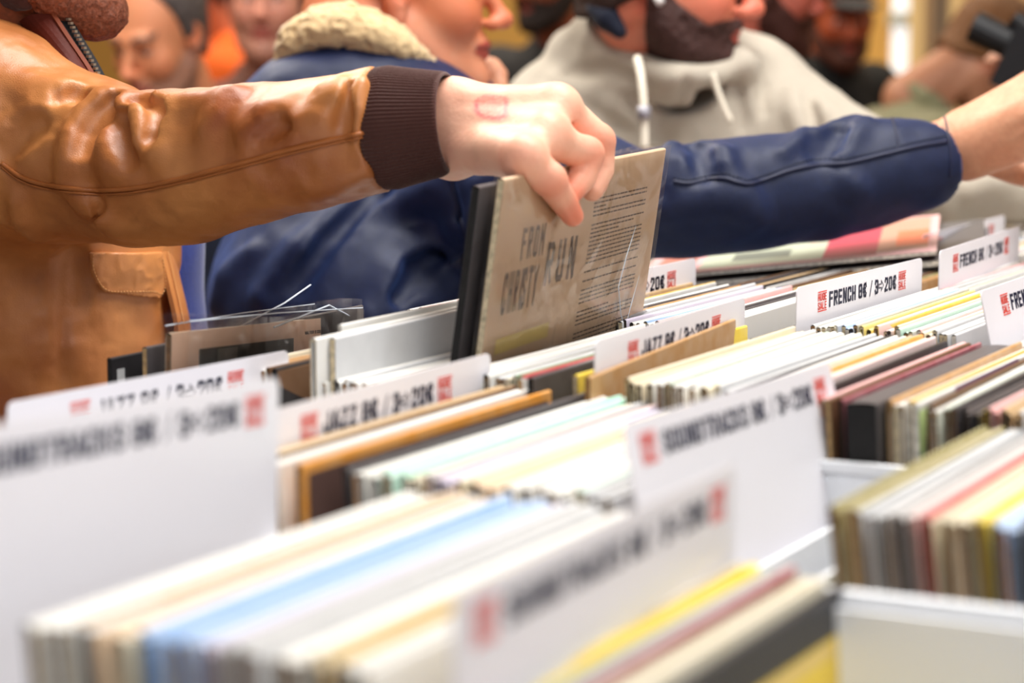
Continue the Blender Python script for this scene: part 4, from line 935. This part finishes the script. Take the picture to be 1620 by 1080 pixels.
cuff('ribbed_cuff', P(594, 204, 1.788), P(713, 194, 1.772), .0475, .0400, knit, tp)
# collar: lapel, dark panel, zip
ribbon('collar_panel', [P(30, 34, 2.04), P(66, 76, 2.02), P(98, 122, 2.00), P(118, 165, 1.99)], [P(80, 22, 2.03), P(108, 62, 2.02), P(138, 108, 2.01), P(162, 150, 2.00)], dleather, tp, th=.006, wave=.006)
ribbon('collar_panel', [P(80, 20, 2.028), P(106, 60, 2.018), P(137, 106, 2.008), P(160, 148, 1.998)], [P(86, 18, 2.03), P(112, 58, 2.02), P(143, 104, 2.01), P(167, 146, 2.00)], mat('brown_binding', (122, 58, 34), .6, .2), tp, th=.005)
zb_ = mat('zip_tape', (16, 14, 18), .8)
ribbon('zip', [P(66, -8, 2.05), P(84, 16, 2.04), P(110, 56, 2.03), P(140, 102, 2.02), P(164, 144, 2.01)], [P(84, -14, 2.06), P(104, 14, 2.05), P(128, 54, 2.04), P(156, 100, 2.03), P(176, 140, 2.02)], zb_, tp, th=.003)
zp = smooth_path([P(83, -10, 2.050), P(100, 14, 2.040), P(122, 56, 2.03), P(148, 102, 2.02), P(168, 142, 2.01)], 14); b = MB()
for i, p in enumerate(zp[::2]): b.box(p-np.array([.0016, .0022, .0011]), p+np.array([.0016, .0016, .0011]))
b.obj('zip_teeth', mat('zip_metal', (200, 190, 170), .35, metal=.8), tp, world=True)
ck_ = U(.012, chain([P(-30, 0, 2.07), P(0, 4, 2.06), P(28, 14, 2.05), P(52, 6, 2.05), P(74, -14, 2.05)], [.012, .010, .009, .009, .009]), chain([P(-30, -20, 2.06), P(10, -8, 2.04), P(40, -5, 2.03), P(70, -30, 2.04)], [.014, .013, .012, .011]), cap(P(40, 22, 2.06), P(70, 14, 2.06), .010, .008))
sdf_mesh('knitted_collar', DISP(ck_, lambda X: .001*(vnoise(X, 300, 3)-.5), .002), .0022, knit, tp)
legs(tp, float(P(55, 400, 2.22)[0]), float(P(55, 400, 2.22)[1]), -20, .92, (38, 40, 56))

# ------------------------------------------------------------------ man in the navy jacket
navy = mat('navy_twill', (18, 29, 62), .52, .32, noise=.4, nscale=160, c2=(11, 18, 42), sheen=.38, tint=(100, 135, 215), bump=.25, bscale=700)
npn = empty('person', (float(P(560, 400, 2.6)[0]), float(P(560, 400, 2.6)[1]), 0)); tag(npn, 'man in navy jacket with sherpa collar reaching right across crates', 'person')
NM = HM(636, -8, 2.72, 2, 2, 0, 1.0)
nface = face_color(NM, (204, 124, 84), hair=(110, 84, 66), lip=(170, 62, 56), stubble=((196, 160, 136), .35), blush=(208, 110, 80))
nneck = U(.03, cap(NM @ Vector((-.02, 0, -.035)), P(570, 110, 2.68), .056, .062), cap(NM @ Vector((-.055, 0, .02)), P(545, 60, 2.70), .055, .056))
WRN = P(1512, 238, 2.42)
nh = U(.014, cap(P(1470, 238, 2.43), P(1532, 226, 2.42), .029, .030), cap(P(1530, 205, 2.42), P(1632, 142, 2.38), .024, .020), cap(P(1528, 250, 2.41), P(1650, 212, 2.36), .024, .022), cap(P(1535, 228, 2.41), P(1640, 176, 2.36), .030, .026))
for pts, rs in (([P(1634, 138, 2.38), P(1690, 130, 2.36), P(1725, 165, 2.34), P(1730, 200, 2.34)], [.0145, .0125, .011, .009]), ([P(1645, 160, 2.36), P(1706, 158, 2.33), P(1738, 192, 2.32), P(1740, 226, 2.32)], [.0145, .0125, .011, .009]), ([P(1650, 184, 2.35), P(1708, 186, 2.31), P(1735, 220, 2.30), P(1732, 250, 2.30)], [.0140, .0120, .0105, .009]), ([P(1648, 208, 2.35), P(1696, 214, 2.31), P(1718, 240, 2.30), P(1714, 264, 2.30)], [.0130, .0110, .0095, .008]), ([P(1560, 250, 2.44), P(1610, 272, 2.44), P(1655, 285, 2.42), P(1695, 284, 2.40)], [.017, .0145, .0120, .0095])):
    nh = U(.008, nh, chain(pts, rs))
nh = U(.010, nh, cap(P(1550, 200, 2.40), P(1632, 150, 2.36), .004, .005), cap(P(1560, 222, 2.385), P(1642, 176, 2.335), .004, .005), cap(P(1560, 240, 2.385), P(1645, 200, 2.335), .003, .004))
def nh_col(X):
    C = np.tile(lin((226, 172, 138)), (len(X), 1))
    for sc_, c_, a_ in ((40, (206, 128, 96), .55), (150, (190, 116, 84), .35), (420, (150, 96, 70), .25)):
        w_ = (a_*vnoise(X, sc_, 4))[:, None]; C = C*(1-w_)+lin(c_)*w_
    return C
narm = chain([P(560, 160, 2.66), P(720, 240, 2.55), P(1010, 325, 2.40), P(1300, 292, 2.40), P(1480, 240, 2.42)], [.06, .045, .040, .034, .028])
nh2 = U(.008, cap(P(722, 190, 2.78), P(756, 128, 2.80), .030, .022), chain([P(752, 130, 2.80), P(762, 104, 2.80), P(778, 104, 2.78), P(782, 120, 2.77)], [.013, .0115, .0105, .009]), chain([P(760, 140, 2.79), P(778, 112, 2.79), P(790, 118, 2.77), P(790, 132, 2.77)], [.013, .0115, .0105, .009]), chain([P(760, 152, 2.78), P(780, 128, 2.77), P(792, 136, 2.76)], [.012, .011, .009]), chain([P(755, 165, 2.77), P(776, 146, 2.76), P(786, 152, 2.75)], [.011, .010, .008]))
nbody = [sdf_arr(U(.02, XF(HEAD, NM), nneck), .0032, nface), sdf_arr(U(.03, narm, cap(P(570, 140, 2.68), P(560, 700, 2.62), .06, .09), cap(P(600, 250, 2.7), P(724, 195, 2.78), .05, .032)), .012, lambda X: np.tile(lin((214, 150, 118)), (len(X), 1))), sdf_arr(nh, .0022, nh_col), sdf_arr(nh2, .003, nh_col)]
arr_mesh('body', nbody, skin_m, npn)
sdf_mesh('hair', XF(hair_field(([-.13, -.07, -.03, .0, .03, .075, .10], [-.03, -.02, .005, .03, .06, .09, .12]), thick=.004, amp=.003), NM), .004, hairm((120, 92, 72)), npn)
nt = U(.05, ell(P(585, 330, 2.66), (.165, .150, .20)), cap(P(560, 500, 2.60), P(540, 1100, 2.62), .168, .165), cap(P(500, 205, 2.62), P(690, 215, 2.66), .088, .070))
nt = U(.03, nt, cap(P(430, 215, 2.60), P(560, 170, 2.64), .055, .06))
bump_ = cap(P(690, 152, 2.74), P(752, 152, 2.74), .028, .026)
nslv = chain([P(700, 250, 2.56), P(860, 300, 2.44), P(1010, 322, 2.38), P(1140, 308, 2.37), P(1300, 292, 2.39), P(1400, 270, 2.40), P(1503, 252, 2.42), P(1560, 244, 2.43)], [.095, .080, .0600, .0612, .0578, .0560, .0485, .047])
nj = U(.03, nt, nslv, bump_)
nj = SUB(.008, nj, cap(P(1480, 252, 2.425), P(1560, 245, 2.42), .0430))
nj = INT(.002, nj, plane_at(P(1503, 252, 2.42), P(1503, 252, 2.42)-P(1400, 262, 2.41)))
nf = [([(1010, 236), (1022, 262), (1028, 300)], -.012), ([(1036, 300), (1044, 262), (1062, 232)], .013), ([(1070, 300), (1082, 262), (1104, 226)], .012), ([(1145, 240), (1150, 262), (1160, 282)], .009), ([(1100, 228), (1110, 250), (1118, 276)], -.008), ([(1180, 308), (1190, 330), (1196, 340)], .012), ([(1130, 300), (1160, 310), (1186, 318)], .008),
      ([(1290, 210), (1320, 200), (1350, 192)], .010), ([(1325, 240), (1345, 215), (1370, 196)], .010), ([(1300, 240), (1318, 222), (1330, 206)], -.008), ([(1340, 285), (1350, 295), (1360, 300)], .009), ([(1060, 335), (1100, 322), (1150, 318)], .012), ([(1240, 240), (1262, 222), (1270, 208)], .006),
      ([(756, 352), (715, 372), (668, 402), (628, 440), (588, 492)], .024), ([(650, 470), (620, 478), (592, 500)], .014), ([(700, 395), (660, 430), (630, 470)], -.014), ([(560, 330), (480, 400), (420, 470)], .018), ([(600, 300), (520, 380), (470, 450)], -.014), ([(716, 290), (728, 340), (745, 400)], -.005), ([(765, 292), (772, 330), (775, 370)], .010), ([(690, 300), (640, 322), (590, 330)], .014), ([(400, 400), (360, 440), (345, 480)], .012), ([(680, 480), (720, 450), (750, 440)], .012)]
nj = folds(nj, nf)
nj = DISP(nj, lambda X: .010*(vnoise(X, 11, 5)-.5)+.005*(vnoise(X, 26, 6)-.5)+.0015*(vnoise(X, 70, 7)-.5), .010)
sdf_mesh('jacket', nj, .0042, navy, npn)
nseam = mat('navy_piping', (20, 26, 56), .5); nth = mat('navy_thread', (16, 22, 44), .7)
seam('sleeve_seam', nj, [(1066, 287), (1090, 290), (1120, 284), (1145, 282), (1165, 288), (1185, 291), (1210, 284), (1250, 270), (1290, 262), (1340, 258), (1400, 244), (1450, 232), (1498, 224)], .0022, nseam, npn)
stitches('sleeve_stitching', nj, [(1066, 281), (1090, 284), (1120, 278), (1145, 274), (1165, 279), (1185, 284), (1210, 277), (1250, 262), (1290, 252), (1340, 250), (1400, 236), (1450, 224), (1498, 215)], .0042, nth, npn, r=.0008)
seam('cuff_seam', nj, [(1411, 186), (1417, 205), (1420, 224), (1419, 240)], .0012, nseam, npn); seam('cuff_seam', nj, [(1494, 184), (1499, 205), (1503, 240), (1503, 280)], .0012, nseam, npn)
seam('armhole_seam', nj, [(714, 282), (722, 320), (735, 365), (748, 410)], .0016, nseam, npn)
# sherpa collar
sh1 = chain([P(452, 108, 2.60), P(456, 84, 2.60), P(468, 62, 2.59), P(500, 47, 2.58), P(545, 44, 2.57), P(590, 55, 2.57), P(632, 74, 2.58), P(668, 94, 2.60), P(690, 108, 2.62)], [.012, .016, .020, .021, .021, .020, .017, .011, .006])
sh2 = chain([P(470, 60, 2.61), P(505, 30, 2.60), P(545, 24, 2.59), P(588, 36, 2.60), P(630, 58, 2.61), P(668, 88, 2.63)], [.012, .015, .016, .015, .013, .007])
sh3 = chain([P(500, 40, 2.66), P(560, 20, 2.68), P(620, 45, 2.68)], [.016, .018, .014])
shf = DISP(U(.014, sh1, sh2, sh3), lambda X: .0045*(1-np.abs(2*vnoise(X, 110, 3)-1))-.003+.0035*(vnoise(X, 240, 4)-.3), .006)
sdf_mesh('sherpa_collar', shf, .0024, mat('sherpa_fleece', (214, 186, 142), .9, .1, sheen=.5, noise=.5, nscale=130, c2=(196, 166, 122), bump=.6, bscale=500), npn)
sdf_mesh('collar_underside_shade', chain([P(470, 100, 2.625), P(500, 80, 2.62), P(545, 74, 2.61), P(600, 84, 2.61), P(660, 102, 2.63), P(700, 112, 2.65)], [.020, .024, .025, .022, .014, .008]), .005, mat('collar_shade_black', (14, 14, 22), .9), npn)  # collar underside, its black also paints the shadow below the fleece
legs(npn, float(P(550, 400, 2.62)[0]), float(P(550, 400, 2.62)[1]), 10, .92, (30, 34, 48))

# ------------------------------------------------------------------ man in the beige hoodie
hood = mat('beige_sweat_cloth', (190, 181, 166), .85, .2, sheen=.25, noise=.3, nscale=220, c2=(172, 162, 146), bump=.3, bscale=600)
hp = empty('person', (float(P(1080, 300, 3.1)[0]), float(P(1080, 300, 3.1)[1]), 0)); tag(hp, 'dark bearded man in beige hoodie looking down to the right', 'person')
BMh = HM(1046, -34, 2.98, -10, 6, 0, 1.04)
hface = face_color(BMh, (222, 140, 110), hair=(46, 30, 26), lip=(206, 92, 80), stubble=((110, 70, 60), .7), blush=(224, 100, 80))
hneck = cap(BMh @ Vector((-.025, 0, -.04)), P(1040, 88, 3.08), .060, .060)
hh_ = XF(hand_field(-1, .6), Matrix.Translation(Vector(P(1690, 300, 2.78))) @ Matrix.Rotation(YAW, 4, 'Z') @ Matrix.Rotation(.3, 4, 'Y'))
arr_mesh('body', [sdf_arr(U(.02, XF(HEAD, BMh), hneck), .0035, hface), sdf_arr(U(.03, cap(P(1050, 150, 3.12), P(1080, 600, 3.16), .05, .07), chain([P(1060, 180, 3.17), P(1240, 165, 3.08), P(1380, 260, 2.95), P(1690, 300, 2.78)], [.05, .045, .036, .026])), .012, lambda X: np.tile(lin((214, 150, 120)), (len(X), 1))), sdf_arr(hh_, .004, lambda X: np.tile(lin((222, 160, 130)), (len(X), 1)))], skin_m, hp)
sdf_mesh('beard', XF(beard_field(.003, .004), BMh), .003, hairm((52, 30, 26)), hp)
sdf_mesh('hair', XF(hair_field(), BMh), .005, hairm((44, 30, 26)), hp)
ht = U(.06, ell(P(1060, 330, 3.14), (.21, .14, .27)), cap(P(1075, 450, 3.12), P(1075, 1000, 3.12), .165, .165), cap(P(905, 200, 3.12), P(1190, 170, 3.12), .085, .085), cap(P(990, 130, 3.06), P(1130, 160, 3.02), .05, .04))
hs = chain([P(1185, 175, 3.10), P(1270, 210, 3.02), P(1370, 262, 2.93), P(1520, 300, 2.84), P(1650, 300, 2.79)], [.088, .072, .060, .052, .040])
hs2 = chain([P(900, 200, 3.12), P(850, 330, 3.0), P(930, 470, 2.95)], [.088, .075, .06])
hj = U(.04, ht, hs, hs2)
hj = SUB(.015, hj, cap(P(1050, 40, 3.02), P(1075, 120, 2.98), .060, .052))
hd = chain([P(905, 78, 3.08), P(928, 50, 3.06), P(945, 62, 3.03), P(985, 92, 3.00), P(1030, 112, 2.96), P(1075, 120, 2.94), P(1130, 118, 2.95), P(1165, 100, 2.97)], [.022, .024, .024, .022, .019, .017, .018, .016])
hd2 = chain([P(905, 78, 3.10), P(950, 95, 3.05), P(1010, 130, 3.00), P(1075, 145, 2.96)], [.03, .032, .028, .02])
hj = U(.02, hj, hd, hd2, chain([P(1168, 98, 2.98), P(1190, 110, 3.02), P(1210, 130, 3.06)], [.018, .02, .03]))
hf = [([(880, 128), (940, 150), (1000, 175), (1030, 200)], .012), ([(900, 115), (960, 112), (1010, 135)], -.008), ([(1000, 165), (1030, 185), (1046, 220)], -.014), ([(1085, 130), (1070, 170), (1055, 220)], -.006), ([(1200, 110), (1205, 140), (1208, 175)], -.008), ([(1180, 100), (1186, 130), (1190, 170)], .010), ([(1255, 150), (1262, 180), (1266, 200)], .009), ([(1275, 160), (1285, 180), (1290, 200)], -.008), ([(1300, 165), (1312, 185), (1318, 200)], .009), ([(860, 150), (900, 180), (930, 215)], .010), ([(1170, 150), (1172, 180), (1174, 200)], -.006), ([(1540, 300), (1570, 285), (1600, 280)], .012)]
hj = folds(hj, hf); hj = DISP(hj, lambda X: .009*(vnoise(X, 13, 3)-.5)+.004*(vnoise(X, 35, 4)-.5), .008)
sdf_mesh('hoodie', hj, .0055, hood, hp)
sdf_mesh('navy_collar', chain([P(948, 14, 2.96), P(962, 28, 2.95), P(980, 50, 2.94)], [.018, .019, .010]), .004, fabric('navy_cloth', (14, 22, 42)), hp)
cordm = mat('cream_cord', (232, 224, 206), .8)
b = MB(); b.tube(smooth_path([P(1008, 92, 2.90), P(1014, 120, 2.88), P(1018, 160, 2.87), P(1020, 200, 2.87), P(1020, 235, 2.87)], 4), .0052, 8); dc = b.obj('drawstring', cordm, hp, smooth=True, world=True)
b = MB(); b.tube([P(1010, 175, 2.868), P(1029, 174, 2.868)], .0045, 10); b.tube([P(1018, 168, 2.868), P(1019, 188, 2.868)], .0085, 10); b.obj('cord_stopper', mat('grey_stopper', (160, 158, 166), .4, metal=.3), hp, smooth=True, world=True)
b = MB(); b.tube(smooth_path([P(1127, 116, 2.90), P(1136, 145, 2.90), P(1146, 172, 2.90), P(1156, 192, 2.90)], 4), .0042, 8); b.obj('drawstring', cordm, hp, smooth=True, world=True)
b = MB(); b.tube([P(1041, -3, 2.895), P(1045, 4, 2.89)], [.006, .0055], 10); b.obj('earphone', mat('white_plastic', (245, 245, 245), .3), hp, smooth=True, world=True)
legs(hp, float(P(1075, 400, 3.12)[0]), float(P(1075, 400, 3.12)[1]), -30, .92, (60, 60, 66))
